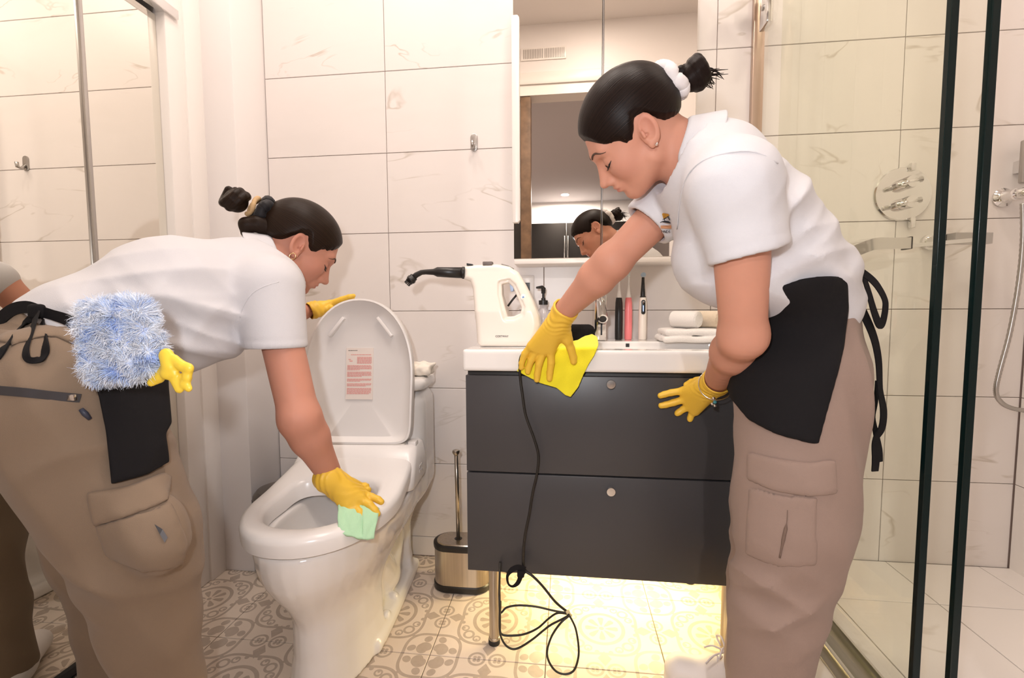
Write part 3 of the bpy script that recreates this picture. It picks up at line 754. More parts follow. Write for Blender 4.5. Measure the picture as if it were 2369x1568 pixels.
# ------------------------------------------------------------------ basin top
F = Field((.385, 1.235, .78), (1.23, 1.76, .90), .0045)
F.prim(rbox((.807, 1.4985, .855), (.408, .2455, .030), .005), 0)
F.prim(rbox((.90, 1.45, .90), (.275, .135, .055), .03), .006, 's')
sk = solid('basin_top', F, MT['porcelain'], None, sm=0); tag(sk, 'white ceramic basin top on the dark grey vanity', 'sink')
ctr = lathe('drain', [(.022, 0), (.022, .002), (.012, .003)], (.90, 1.47, .8455), MT['chrome'], None, 20); keep(ctr, sk)
keep(box('overflow_slot', (.885, 1.583, .866), (.897, 1.588, .878), MT['black']), sk)

# ------------------------------------------------------------------ toilet (local frame: y runs to the front, origin on the wall)
TO = np.array([-.008, 1.738, 0.]); ta = math.radians(4.)
RT = np.array([[math.cos(ta), math.sin(ta), 0], [math.sin(ta)*1., -math.cos(ta), 0], [0, 0, 1.]])   # columns: x right, y to the front, z up
RT = np.array([[math.cos(ta), math.sin(ta), 0.], [math.sin(ta), -math.cos(ta), 0.], [0., 0., 1.]])
TM = Matrix(((RT[0][0], RT[0][1], 0, TO[0]), (RT[1][0], RT[1][1], 0, TO[1]), (0, 0, 1, 0), (0, 0, 0, 1)))
def egg(hw, y0, yf, n=56, sq=4.5):            # outline: straight back at y0, egg-shaped front at yf
    ym = y0 + (yf-y0)*.46; out = []
    for k in range(n):
        a = 2*math.pi*k/n; c, s = math.cos(a), math.sin(a)
        if s >= 0:
            e = 2/2.15; x = hw*math.copysign(abs(c)**e, c); y = ym + (yf-ym)*abs(s)**e
        else:
            e = 2/sq; x = hw*(.985)*math.copysign(abs(c)**e, c); y = ym - (ym-y0)*abs(s)**e
        out.append((x, y))
    return out
toilet = thing('toilet', 'white one piece toilet with raised lid and electronic bidet seat', 'toilet', (TO[0], 1.25, 0))
F = Field((-.24, -.02, -.005), (.24, .82, .76), .0055)
X, Y, Z = F.full()
# bowl with egg outline shrinking downwards
def eggd(hw, y0, yf):
    return poly2d(egg(hw, y0, yf, 40), F.c[0][:, None].astype(float), F.c[1][None, :].astype(float)).astype(f32)[:, :, None]
up_ = eggd(.190, .02, .803)
sh = np.clip((.415-Z)/.24, 0, 1); sh = (sh**1.8)*.125
d = smax(smax(up_ + sh + np.clip((.34-Z)/.34, 0, 1)*np.clip((Y-.55)/.25, 0, 1)*.05, Z-.432, .012), .195-Z, .05)
ped = smax(smax(eggd(.118, .05, .700) - np.clip((.10-Z)/.1, 0, 1)*.012, Z-.33, .02), -Z, .0)
F.d = smin(d, ped, .05)
F.prim(rbox((0.004, .05+.095, .525), (.190, .105, .195), .055), .035)          # tank
F.prim(rbox((0, .30, .015), (.128, .235, .022), .015), .012)              # foot flange
# recess on both sides showing the trapway
for s in (1, -1):
    F.prim(rbox((s*.155, .30, .18), (.075, .155, .135), .03), .012, 's')
    F.prim(cap((s*.055, .42, .24), (s*.06, .30, .10), .058, .055), .015)
    F.prim(cap((s*.06, .30, .10), (s*.055, .20, .20), .052, .05), .015)
    F.prim(ell((s*.104, .33, .045), (.016, .016, .016)), .004)
    F.prim(ell((s*.108, .42, .045), (.014, .016, .014)), .004)
F.prim(ell((0, .56, .44), (.118, .205, .20)), .012, 's')                   # bowl hollow
F.d = np.maximum(F.d, -Z + .001)
body = solid('bowl_body', F, MT['porcelain'], None, sm=2)
for o in (body,): o.data.transform(TM); keep(o, toilet)
def loft(name, outs, m, parent=toilet, angle=50, hole=None):
    bm = bmesh.new()
    if hole is None: rings_bm(bm, outs)
    else: rings_bm(bm, outs + hole, False, True)
    bmesh.ops.transform(bm, matrix=TM, verts=bm.verts)
    o = from_bm(name, bm, None, m, angle=angle); return keep(o, parent)
def lay(poly, z): return [(x, y, z) for x, y in poly]
def rrect(hx, y0, y1, r, n=6):
    out = []
    for cx_, cy_, a0 in ((hx-r, y1-r, 0), (-hx+r, y1-r, 90), (-hx+r, y0+r, 180), (hx-r, y0+r, 270)):
        for k in range(n+1):
            a = math.radians(a0+90*k/n); out.append((cx_+r*math.cos(a), cy_+r*math.sin(a)))
    return out
loft('tank_lid', [lay(rrect(.192, .025, .262, .055), .7205), lay(rrect(.198, .020, .268, .06), .726), lay(rrect(.198, .020, .268, .06), .742), lay(rrect(.194, .024, .264, .058), .753), lay(rrect(.180, .038, .25, .05), .758)], MT['porcelain'])
# bidet seat: ring with a broad flat back
def rise(poly, z):
    return [(x, y, z + .058*min(1, max(0, (.56-y)/.26))**1.4) for x, y in poly]
seat = loft('seat', [rise(egg(.188, .30, .802), .436), rise(egg(.1945, .29, .809), .440), rise(egg(.1965, .29, .811), .468), rise(egg(.194, .295, .808), .478), rise(egg(.184, .305, .798), .4855), rise(egg(.168, .32, .782), .4880)], MT['plastic'],
    hole=[rise(egg(.146, .455, .766), .4875), rise(egg(.137, .465, .757), .484), rise(egg(.130, .472, .750), .474), rise(egg(.127, .476, .747), .436)])
unit_ = loft('bidet_unit', [lay(rrect(.196, .215, .42, .03), .437), lay(rrect(.200, .212, .425, .03), .450), lay(rrect(.198, .214, .40, .03), .500), lay(rrect(.190, .22, .345, .03), .548), lay(rrect(.180, .23, .33, .03), .556)], MT['plastic'])
def tbox(name, lo, hi, m, parent, bev=.002):
    return keep(box(name, lo, hi, m, None, bev, 2, TM), parent)
tbox('control_strip', (-.15, .30, .5525), (.15, .325, .5595), MT['plastic2'], unit_)
for k in range(4): tbox('indicator', (-.09+.02*k, .318, .5596), (-.084+.02*k, .321, .5602), MT['greyprint'], unit_, 0)
for k in range(4): tbox('side_button', (.1985, .30+.020*(k % 2), .466+.016*(k//2)), (.2012, .312+.020*(k % 2), .475+.016*(k//2)), mat('grey_button', (.55, .52, .50), .4), unit_, .001)
# raised lid (local: a plate hinged at y=.285, leaning back)
LT = Matrix.Translation((-.008, .300, .555)) @ Matrix.Rotation(math.radians(97.), 4, 'X')
def lid_out(hw, y0, yf): return egg(hw, y0, yf, 72, 9.)
bm = bmesh.new()
rings_bm(bm, [[(x, y, z) for x, y in lid_out(hw, y0, yf)] for hw, y0, yf, z in ((.166, .012, .462, .016), (.178, .004, .474, .010), (.182, .0, .478, .0), (.182, .0, .478, -.028))] +
             [[(x, y, z) for x, y in lid_out(hw, y0, yf)] for hw, y0, yf, z in ((.176, .006, .472, -.029), (.171, .010, .466, -.016), (.140, .02, .405, .002), (.02, .15, .25, .002))], True)
bmesh.ops.transform(bm, matrix=TM @ LT, verts=bm.verts)
lid = keep(from_bm('seat_lid', bm, None, MT['plastic'], angle=50), toilet); lid['label'] = 'raised white toilet lid with a printed warning label'
LM = TM @ LT
for s in (1, -1):          # moulded ribs inside the lid and hinges
    bm = bmesh.new(); box_bm(bm, (-.005, -.040, -.018), (.005, .040, .004), .002, 2, LM @ Matrix.Translation((s*.082, .385, 0)) @ Matrix.Rotation(s*math.radians(38), 4, 'Z'))
    keep(from_bm('rib', bm, None, MT['plastic'], angle=40), lid)
    tbox('hinge', (s*.172-.014, .285, .535), (s*.172+.014, .32, .565), MT['plastic'], unit_, .005)
# warning label on the lid's inner face
bm = bmesh.new(); box_bm(bm, (-.051, .143, -.0012), (.041, .315, .0012), 0, 1, LM)
stk = keep(from_bm('warning_label', bm, None, MT['label']), lid)
def print_part(name, rects, m):
    bm = bmesh.new()
    for x0, y0, x1, y1 in rects:
        vs = [bm.verts.new(LM @ Vector((x*1.18-.004, .143+(y-.14)*1.18, -.0016))) for x, y in ((x0, y0), (x1, y0), (x1, y1), (x0, y1))]; bm.faces.new(vs)
    return from_bm(name, bm, None, m)
rnd = random.Random(4)
def words(x0, x1, y, h, m=.0008):
    out = []; x = x0
    while x < x1-.002:
        wd = min(rnd.uniform(.0030, .0095), x1-x); out.append((x, y, x+wd, y+h)); x += wd+m
    return out
red = [(-.034, .2665, -.0335, .2685)]
red += words(-.026, .034, .2655, .0020)
for k in range(7): red += words(-.008, .034, .2585-.0029*k, .0019)
for y0, n in ((.2345, 5), (.2160, 5), (.1965, 3), (.1830, 3), (.1700, 6)):
    for k in range(n): red += words(-.036, .034 if k < n-1 else rnd.uniform(0, .03), y0-.0030*k, .0020)
red += [(-.033, .252, -.026, .254), (-.030, .247, -.021, .2495)]
p1 = print_part('red_text', red, MT['pinkred']); keep(p1, lid)
p2 = print_part('grey_text', words(-.034, -.006, .2775, .0020, .0006), MT['greyprint']); keep(p2, lid)
for o in (p1, p2): o['kind'] = 'stuff'
# tissue pack on the tank
q = atz(960, 875, .765); F = Field((-.09, -.07, -.01), (.09, .07, .06), .003)
F.prim(rbox((0, 0, .018), (.055, .035, .018), .014), .0); F.prim(cap((.03, 0, .03), (.068, -.012, .043), .014, .005), .012); F.prim(cap((-.02, .0, .032), (.02, .0, .038), .012), .012)
X, Y, Z = F.full(); F.d = F.d + (.0028*np.sin(X*160+2*np.sin(Y*120))*np.sin(Y*110+Z*170)).astype(f32)
ti = solid('tissue_pack', F, mat('soft_tissue', (.86, .78, .68), .7), None, sm=1)
ti.location = (q[0]-.028, 1.60, .7605); tag(ti, 'crumpled white tissue pack on the toilet tank', 'tissue')
# ------------------------------------------------------------------ people
def skin_mat(name, base, lip):
    m = mat(name, base, .55, spec=.28, sss=.12)
    nt = m.node_tree; b = nt.nodes['Principled BSDF']
    tc = nt.nodes.new('ShaderNodeTexCoord'); n = nt.nodes.new('ShaderNodeTexNoise'); n.inputs['Scale'].default_value = 22; n.inputs['Detail'].default_value = 4
    nt.links.new(tc.outputs['Object'], n.inputs['Vector'])
    mx = nt.nodes.new('ShaderNodeMix'); mx.data_type = 'RGBA'
    mx.inputs['A'].default_value = (*[c*.92 for c in base], 1); mx.inputs['B'].default_value = (min(1, base[0]*1.07), base[1]*1.02, base[2]*1.0, 1)
    nt.links.new(n.outputs['Fac'], mx.inputs['Factor'])
    at1 = nt.nodes.new('ShaderNodeAttribute'); at1.attribute_name = 'rosy'
    m2 = nt.nodes.new('ShaderNodeMix'); m2.data_type = 'RGBA'; m2.inputs['B'].default_value = (*lip, 1)
    nt.links.new(at1.outputs['Fac'], m2.inputs['Factor']); nt.links.new(mx.outputs['Result'], m2.inputs['A']); nt.links.new(m2.outputs['Result'], b.inputs['Base Color'])
    return m
def hair_mat(name, c1, c2):
    m = mat(name, c1, .40, spec=.12); nt = m.node_tree; b = nt.nodes['Principled BSDF']
    a = nt.nodes.new('ShaderNodeAttribute'); a.attribute_name = 'strand'
    tc = nt.nodes.new('ShaderNodeTexCoord'); n0 = nt.nodes.new('ShaderNodeTexNoise'); n0.inputs['Scale'].default_value = 9.; nt.links.new(tc.outputs['Object'], n0.inputs['Vector'])
    s = N(nt, a.outputs['Fac'])*46. + N(nt, n0.outputs['Fac'])*5.
    n = nt.nodes.new('ShaderNodeTexNoise'); n.noise_dimensions = '1D'; n.inputs['Scale'].default_value = 1.; n.inputs['Detail'].default_value = 3; nt.links.new(s.s, n.inputs['W'])
    r = nt.nodes.new('ShaderNodeValToRGB'); r.color_ramp.elements[0].position = .35; r.color_ramp.elements[1].position = .75
    r.color_ramp.elements[0].color = (*c1, 1); r.color_ramp.elements[1].color = (*c2, 1)
    nt.links.new(n.outputs['Fac'], r.inputs['Fac']); nt.links.new(r.outputs['Color'], b.inputs['Base Color'])
    bp = nt.nodes.new('ShaderNodeBump'); bp.inputs['Strength'].default_value = .22; bp.inputs['Distance'].default_value = .002
    nt.links.new(n.outputs['Fac'], bp.inputs['Height']); nt.links.new(bp.outputs['Normal'], b.inputs['Normal'])
    return m
def cloth_mat(name, c, rough=.85, weave=.25, scale=900., sheen=.1):
    return mat(name, c, rough, bump=weave, bscale=scale, sheen=sheen, spec=.2)
PM = dict(skinR=skin_mat('skin_woman_right', (.57, .280, .195), (.50, .17, .14)), skinL=skin_mat('skin_woman_left', (.55, .262, .185), (.46, .15, .125)),
          hairR=hair_mat('dark_hair', (.005, .003, .0025), (.020, .010, .007)), hairL=hair_mat('brown_hair', (.007, .004, .003), (.034, .018, .010)),
          shirt=cloth_mat('white_pique', (.62, .61, .635)), khakiR=cloth_mat('khaki_right', (.30, .215, .178)), khakiL=cloth_mat('khaki_left', (.225, .162, .113)),
          apron=cloth_mat('black_canvas', (.010, .009, .010), .9, .2, 700, 0.), glove=mat('yellow_latex', (.80, .50, .055), .42, bump=.15, bscale=260, spec=.35),
          brow=mat('brow_hair', (.075, .038, .024), .8), lash=mat('lash', (.012, .008, .007), .6), black_scrunchie=cloth_mat('black_satin', (.010, .009, .011), .5),
          white_scrunchie=cloth_mat('white_satin', (.78, .74, .74), .6), silver=mat('silver', (.75, .72, .70), .2, 1.), gold=mat('gold', (.85, .6, .3), .2, 1.))
G_ = PM['glove'].node_tree.nodes['Principled BSDF']

class Head:                                    # x forward, y left, z up; origin between the ears
    def __init__(s, ear_world, side, heading, pitch, scale, roll=0.):
        h = unit((heading[0], heading[1], 0)); c, q = math.cos(pitch), math.sin(pitch); z = np.array([0, 0, 1.])
        f = h*c - z*q; u = z*c + h*q; l = np.cross(u, f)
        if roll: u, l = u*math.cos(roll)+l*math.sin(roll), l*math.cos(roll)-u*math.sin(roll)
        s.R = np.stack([f, l, u], 1); s.k = scale; s.side = side
        s.o = A3(ear_world) - s.R @ (np.array([-.012, side*.073, -.012])*scale)
    def w(s, p): return s.o + s.R @ (A3(p)*s.k)
    def loc(s, X, Y, Z):
        x, y, z = X-s.o[0], Y-s.o[1], Z-s.o[2]
        return [(x*s.R[0, i]+y*s.R[1, i]+z*s.R[2, i])/s.k for i in range(3)]
    def lw(s, P): return ((np.asarray(P)-s.o) @ s.R)/s.k
    def sdf(s, x, y, z):
        ay = np.abs(y)
        E = lambda c, r, yy=None: ell(c, r)[0](x, y if yy is None else yy, z)
        K = lambda a, b, ra, rb=None, yy=None: cap(a, b, ra, rb)[0](x, ay if yy is None else yy, z)
        d = E((-.008, 0, .026), (.094, .073, .080))
        d = smin(d, E((.034, 0, -.030), (.052, .057, .078)), .03)
        d = smin(d, K((.060, .010, -.094), (.004, .050, -.062), .017, .020), .028)      # jaw
        d = smin(d, E((.069, 0, -.094), (.0165, .019, .016)), .016)                      # chin
        d = smin(d, E((.050, .034, -.032), (.027, .023, .028), ay), .02)                 # cheek
        d = smin(d, K((.083, .006, .014), (.070, .040, .018), .010, .011), .016)         # brow ridge
        d = -smin(-d, E((.092, .032, -.008), (.018, .017, .013), ay), .008)              # eye socket
        d = smin(d, E((.0695, .031, -.009), (.0138, .0150, .0130), ay), .005)            # lidded eye
        d = smin(d, cap((.072, 0, .004), (.086, 0, -.040), .0105, .0150)[0](x, y, z), .008)
        d = smin(d, K((.082, 0, .002), (.1045, 0, -.040), .0076, .0086), .009)           # nose bridge
        d = smin(d, E((.1055, 0, -.0432), (.0095, .0100, .0085)), .006)
        d = smin(d, E((.0930, .0115, -.0465), (.0110, .0072, .0076), ay), .005)          # wings
        d = -smin(-d, E((.0990, .0058, -.0562), (.0050, .0024, .0028), ay), .0015)        # nostrils
        d = smin(d, E((.0805, 0, -.064), (.0135, .022, .016)), .014)                     # muzzle
        d = smin(d, E((.0905, 0, -.0645), (.0075, .019, .0050)), .004)                   # upper lip
        d = smin(d, E((.0880, 0, -.0745), (.0080, .0165, .0056)), .004)                  # lower lip
        d = -smin(-d, cap((.0968, -.018, -.0694), (.0968, .018, -.0694), .0018)[0](x, y, z), .003)
        d = -smin(-d, cap((.0935, -.012, -.0845), (.0935, .012, -.0845), .004)[0](x, y, z), .010)
        return d
    def ear(s, x, y, z):
        y = np.abs(y); a = math.radians(12); ca, sa = math.cos(a), math.sin(a)
        ex, ez = x+.012, z+.012
        u, v = ex*ca+ez*sa, -ex*sa+ez*ca          # u forward, v up along the ear
        t = y-.0735 - (-u)*.30
        k0 = np.sqrt((u/.0185)**2+(v/.0325)**2+(t/.0075)**2); k1 = np.sqrt((u/.0185**2)**2+(v/.0325**2)**2+(t/.0075**2)**2)+1e-9
        d = k0*(k0-1)/k1
        bowl = ell((.0015, .0825, .002), (.0130, .0095, .0235))[0](u, y-(-u)*.30, v)
        d = -smin(-d, bowl, .0022)
        anti = np.sqrt((np.sqrt((u+.001)**2+((v-.004)*.75)**2)-.0095)**2 + (t+.0015)**2) - .0019
        d = smin(d, np.maximum(anti, u-.004), .0018)
        d = smin(d, cap((.011, .0765, -.008), (.0125, .0765, .002), .0035, .003)[0](u, y, v), .004)   # tragus
        d = -smin(-d, cap((.0055, .074, -.007), (.0045, .083, -.006), .0036)[0](u, y-(-u)*.3, v), .002)
        d = smin(d, ell((.004, .0745, -.0275), (.0075, .0042, .0085))[0](u, y, v), .005)             # lobe
        return d
    def both(s, x, y, z): return smin(s.sdf(x, y, z), s.ear(x, y, z), .004)
    def proj(s, p, off=0.):                       # slide a local point back along x until it meets the face
        p = A3(p).copy(); p[0] = .13
        for _ in range(60):
            d = float(s.sdf(*[np.array([[[v]]]) for v in p])[0, 0, 0])
            if d < .0003: break
            p[0] -= max(d*.8, .0002)
        p[0] += off; return p
def hairline(x):                                  # lower edge of the hair in side view
    return np.interp(x, [-.12, -.090, -.070, -.050, -.036, -.024, -.006, .010, .018, .030, .040, .055, .068, .085, .12], [-.060, -.056, -.048, -.030, -.006, .014, .022, .002, -.006, -.006, .008, .022, .032, .055, .068])
BUNC = np.array([-.100, 0., .020])
def head_into(F, H, region):
    lo, hi = region; sl = F.block(lo, hi, 0)
    x, y, z = H.loc(*F.pts(sl)); e = (H.both(x, y, z)*H.k).astype(f32); F.d[sl] = smin(F.d[sl], e, .022)
def head_box(H, r=.17):
    return H.o-r*H.k, H.o+r*H.k
def make_hair(name, H, m, parent, thick=.012, tail=None, line=hairline, lift=0.):
    lo, hi = H.o-.165*H.k, H.o+.165*H.k
    F = Field(lo, hi, .0025); x, y, z = H.loc(*F.full())
    d = ell((-.010, 0, .028), (.098+thick*.6, .075+thick*.7, .080+thick))[0](x, y, z)
    d = smin(d, ell((-.045, 0, .0), (.055, .066, .050))[0](x, y, z), .02)
    d = smin(d, cap((-.07, 0, .018), (-.106, 0, .018), .040, .018)[0](x, y, z), .03)
    head = H.sdf(x, y, z)
    zl = line(x + 0*z) + lift*np.clip((x-.015)/.03, 0, 1)
    zl = zl + .0012*np.sin(x*520+y*200) + .0008*np.sin(x*1150+y*700) + np.where(x > .05, (np.abs(y)/.06)**2*-.006, 0)
    edge = np.clip((z-zl)/.026, 0, 1)
    d = np.maximum(d, head-thick*(.10+1.25*edge))
    d = smax(d, zl - z, .003)
    d = d*H.k
    P, Q = surface(F, d.astype(f32))
    L = H.lw(P) - BUNC; an = np.arctan2(np.abs(L[:, 1])+.0, L[:, 2])
    an = np.arctan2(L[:, 1], L[:, 2])
    return mesh_np(name, P, Q, parent, m, {'strand': an*1.0}, 2)
def along(H, pts, off): return [H.w(H.proj(p, off)) for p in pts]
def face_details(H, root, brow_up=0.):
    s = H.side
    for sd in (s, -s):
        o = tube('eyebrow', along(H, smooth_path([(0, sd*.012, .0135), (0, sd*.019, .0175), (0, sd*.028, .0205), (0, sd*.038, .0205), (0, sd*.046, .0165), (0, sd*.053, .0095)], 3), .0006), [.0012, .0016, .0019, .0020, .0021, .0021, .0021, .0020, .0019, .0018, .0017, .0015, .0013, .0011, .0008, .0004], PM['brow'], None, 8); keep(o, root)
        o = tube('eyelash', along(H, [(0, sd*.0185, -.0135), (0, sd*.024, -.0172), (0, sd*.031, -.0190), (0, sd*.038, -.0176), (0, sd*.044, -.0145), (0, sd*.0495, -.0105)], .0004), [.0007, .0013, .0017, .0018, .0015, .0006], PM['lash'], None, 6); keep(o, root)
        ps = [H.proj((0, sd*yy, zz), .0006) for yy, zz in ((.026, -.0186), (.031, -.0190), (.036, -.0182), (.041, -.0152), (.044, -.0128))]
        bm = bmesh.new()
        for p in ps: tube_bm(bm, [H.w(p), H.w(p+np.array([.0045, sd*.0012, -.0035])), H.w(p+np.array([.0065, sd*.002, -.0025]))], [.0007, .0005, .0002], 4)
        keep(from_bm('lashes', bm, None, PM['lash'], smooth=True), root)
def rosy(H):
    def f(P):
        L = H.lw(P); e = np.exp(-(((L[:, 0]-.093)/.012)**2 + (L[:, 1]/.017)**2 + ((L[:, 2]+.0695)/.0078)**2)**2)
        c = np.exp(-(((L[:, 0]-.055)/.03)**2 + ((np.abs(L[:, 1])-.045)/.022)**2 + ((L[:, 2]+.035)/.024)**2))*.22
        ear = np.exp(-(((L[:, 0]+.014)/.02)**2 + ((np.abs(L[:, 1])-.079)/.008)**2 + ((L[:, 2]-.004)/.026)**2))*.28
        return {'rosy': np.clip(e+c+ear, 0, 1)}
    return f
def bun(name, H, c, r, m, parent, seed=1):
    rr = random.Random(seed); F = Field(H.w(c)-r*1.9, H.w(c)+r*1.9, .0028)
    cw = H.w(c); ax = H.R @ np.array([-1., 0, 0]); t = H.R @ np.array([0, 1., 0]); b = H.R @ np.array([0, 0, 1.])
    F.prim(ell(cw, (r*.75, r*.8, r*.8)), .006)
    for j in range(3):
        ph = rr.uniform(0, 6); prev = None
        for k in range(13):
            a = ph + k*.52; rad = r*(.72-.012*k)
            p = cw + (t*math.cos(a)+b*math.sin(a))*rad + ax*(-.4+.075*k+.22*j)*r*.8
            if prev is not None: F.prim(cap(prev, p, r*.30, r*.29), .0012)
            prev = p
    X, Y, Z = F.full()
    P, Q = surface(F)
    L = (P-cw); an = (L @ ax)*28 + np.hypot(L @ t, L @ b)*22
    return mesh_np(name, P, Q, parent, m, {'strand': an}, 1)
def scrunchie(name, H, c, axl, R1, r1, m, parent, n=9, sq=.55):
    cw = H.w(c); ax = unit(H.R @ A3(axl)); t = unit(np.cross(ax, H.R @ np.array([0, 1., 0]))); b = np.cross(ax, t); P = []; rad = []
    for k in range(90):
        a = 2*math.pi*k/90; w_ = math.sin(a*n); P.append(cw + (t*math.cos(a)+b*math.sin(a))*(R1 + .0012*w_) + ax*.0028*math.cos(a*n*.5+1)); rad.append(r1*(1+.07*math.sin(a*n+1.2)+.05*math.sin(a*23+2*w_)))
    bm = bmesh.new(); tube_bm(bm, P, rad, 12, True); o = from_bm(name, bm, None, m, smooth=True); return keep(o, parent)

# ---- gloved hands: explicit finger paths
def glove(name, root, m, palm, fingers, cuff, h=.0022, kp=.012, kf=.006, flat=None):
    allp = [A3(p) for q in fingers for p in q[0]] + [A3(p) for p, *_ in palm] + [A3(cuff[0]), A3(cuff[1])]
    lo = np.min(allp, 0)-.05; hi = np.max(allp, 0)+.05; F = Field(lo, hi, h)
    for a, b, ra, rb in [(q[0], q[1], q[2], q[3]) for q in palm]: F.prim(cap(a, b, ra, rb), kp)
    for pts, r0, r1 in fingers:
        n = len(pts)-1
        G2 = Field(lo, hi, h) if False else None
        for i in range(n):
            F.prim(cap(pts[i], pts[i+1], r0+(r1-r0)*i/n, r0+(r1-r0)*(i+1)/n), kf if i == 0 else .003)
    c0, c1, r0, r1 = cuff; ax = unit(A3(c1)-A3(c0))
    F.prim(cap(c0, A3(c1)+ax*.02, r0, r1*1.04), .012)
    X, Y, Z = F.full(); tt = (X-c1[0])*ax[0]+(Y-c1[1])*ax[1]+(Z-c1[2])*ax[2]
    wr = .0012*np.sin(tt*420+3*np.sin(X*90)+2*np.sin(Z*80))*np.exp(-((tt+.03)/.03)**2)
    F.d = smax(F.d + wr.astype(f32), tt.astype(f32) + .0015*np.sin(X*110+Y*60).astype(f32), .005)
    F.prim((lambda X, Y, Z: np.maximum(cap(A3(c1)-ax*.012, A3(c1)+ax*.03, r1*.83, r1*.87)[0](X, Y, Z), 0*X-1), A3(c1)-.06, A3(c1)+.06), .004, 's')
    return solid(name, F, m, root, sm=1)
def sample(F, D, P):
    ix = []
    for i in range(3):
        c = F.c[i]; k = int(np.clip(np.searchsorted(c, P[i])-1, 0, len(c)-2)); ix.append((k, float(np.clip((P[i]-c[k])/(c[k+1]-c[k]), 0, 1))))
    v = 0.
    for a in (0, 1):
        for b in (0, 1):
            for c in (0, 1):
                w_ = (ix[0][1] if a else 1-ix[0][1])*(ix[1][1] if b else 1-ix[1][1])*(ix[2][1] if c else 1-ix[2][1])
                v += w_*float(D[ix[0][0]+a, ix[1][0]+b, ix[2][0]+c])
    return v
def onto(F, D, u, v, off=.0):                 # where the line of sight through a photo pixel meets a modelled surface
    r = unit(ray(u, v)); t = .3; p = CAM
    while t < 2.2:
        p = CAM + r*t
        inside = all(F.c[i][0] < p[i] < F.c[i][-1] for i in range(3))
        d = sample(F, D, p) if inside else .05
        if inside and d < .0008: break
        t += min(max(abs(d)*.6, .0010), .006) if inside else .006
    return p - r*off
def seam(name, F, D, pix, r, m, root, off=.0005, n=6, sub=3):
    P = [onto(F, D, u, v, off) for u, v in pix]
    o = tube(name, smooth_path(P, sub), r, m, None, n); return keep(o, root)
def pix2d(poly, Y):                            # outline in the x-z plane at depth Y
    return [(at(u, v, Y)[0], at(u, v, Y)[2]) for u, v in poly]
def arm(F, sh, el, wr, hand, r=(.050, .045, .040, .041, .027), lat=None, k=.02):
    sh, el, wr, hand = map(A3, (sh, el, wr, hand)); f = wr-el
    F.prim(cap(sh, el, r[0], r[1]*.93), k); F.prim(ell(el, (r[2]*.98,)*3), k)
    F.prim(cap(el, el+f*.30, r[2], r[3]), k); F.prim(cap(el+f*.30, wr, r[3], r[4]), k); F.prim(cap(wr, hand, r[4]*.9, r[4]*.6), .01)
def hem_clip(F, D, p, n, w=.004):             # cut a sleeve (only near p) with a plane, leaving it open
    X, Y, Z = F.full(); n = unit(n); t = (X-p[0])*n[0]+(Y-p[1])*n[1]+(Z-p[2])*n[2]
    near = ((X-p[0])**2+(Y-p[1])**2+(Z-p[2])**2) - .20**2
    return smax(D, -smax(-t, near.astype(f32)*2, .0).astype(f32), w)

# =================================================================== the woman wiping the vanity
R = tag(bpy.data.objects.new('person', None), None)
bpy.data.objects.remove(R)
HR = Head(at(1499, 299, .893), 1, (math.cos(math.radians(168.2)), math.sin(math.radians(168.2))), math.radians(39.7), .96, math.radians(23))
rneck = at(1612, 352, .955)
rsn, ren, rwn = at(1712, 428, .80), at(1719, 776, .915), at(1656, 884, 1.165)
rsf, ref, rwf = at(1575, 445, 1.07), at(1416, 606, 1.06), at(1308, 717, 1.165)
rp = at(1845, 780, 1.04)
lo = np.array([.60, .62, .02]); hi = np.array([1.42, 1.33, 1.52])
F = Field(lo, hi, .0085, [(HR.o-np.array([.125, .115, .135])*1., HR.o+np.array([.115, .115, .125]), .0018)])
lat = unit(rsf-rsn)
F.prim(cap(at(1650, 400, .955), at(1770, 600, 1.0), .075, .08, lat, 1.1), .03)
F.prim(cap(at(1770, 600, 1.0), rp, .08, .085, lat, 1.15), .03)
F.prim(cap(rsn+(rsf-rsn)*.1, rsn+(rsf-rsn)*.9, .048), .03)
arm(F, rsn, ren, rwn, at(1625, 912, 1.222), (.050, .043, .039, .042, .029))
arm(F, rsf, ref, rwf, at(1290, 765, 1.195), (.046, .040, .037, .040, .027))
for hx, kx_, ax_ in ((at(1850, 860, .985), at(1825, 1200, .96), at(1770, 1640, .96)), (at(1840, 860, 1.09), at(1800, 1200, 1.10), at(1745, 1545, 1.12))):
    F.prim(cap(hx, kx_, .085, .055), .03); F.prim(cap(kx_, ax_, .055, .04), .02)
F.prim(cap(HR.w((-.034, 0, -.045)), at(1600, 358, .955), .049, .050), .02)
F.prim(cap(HR.w((-.026, 0, -.080)), at(1590, 375, .96), .044, .047), .02)
F.prim(cap(at(1600, 358, .955), at(1650, 400, .955), .05, .06), .02)
head_into(F, HR, (HR.o-.145, HR.o+.145))
woman = solid('person', F, PM['skinR'], None, sm=1, attrs=rosy(HR))
tag(woman, 'person with dark bun, white polo and black apron, wiping the vanity with a yellow cloth', 'person')
face_details(HR, woman)
bodyF = F

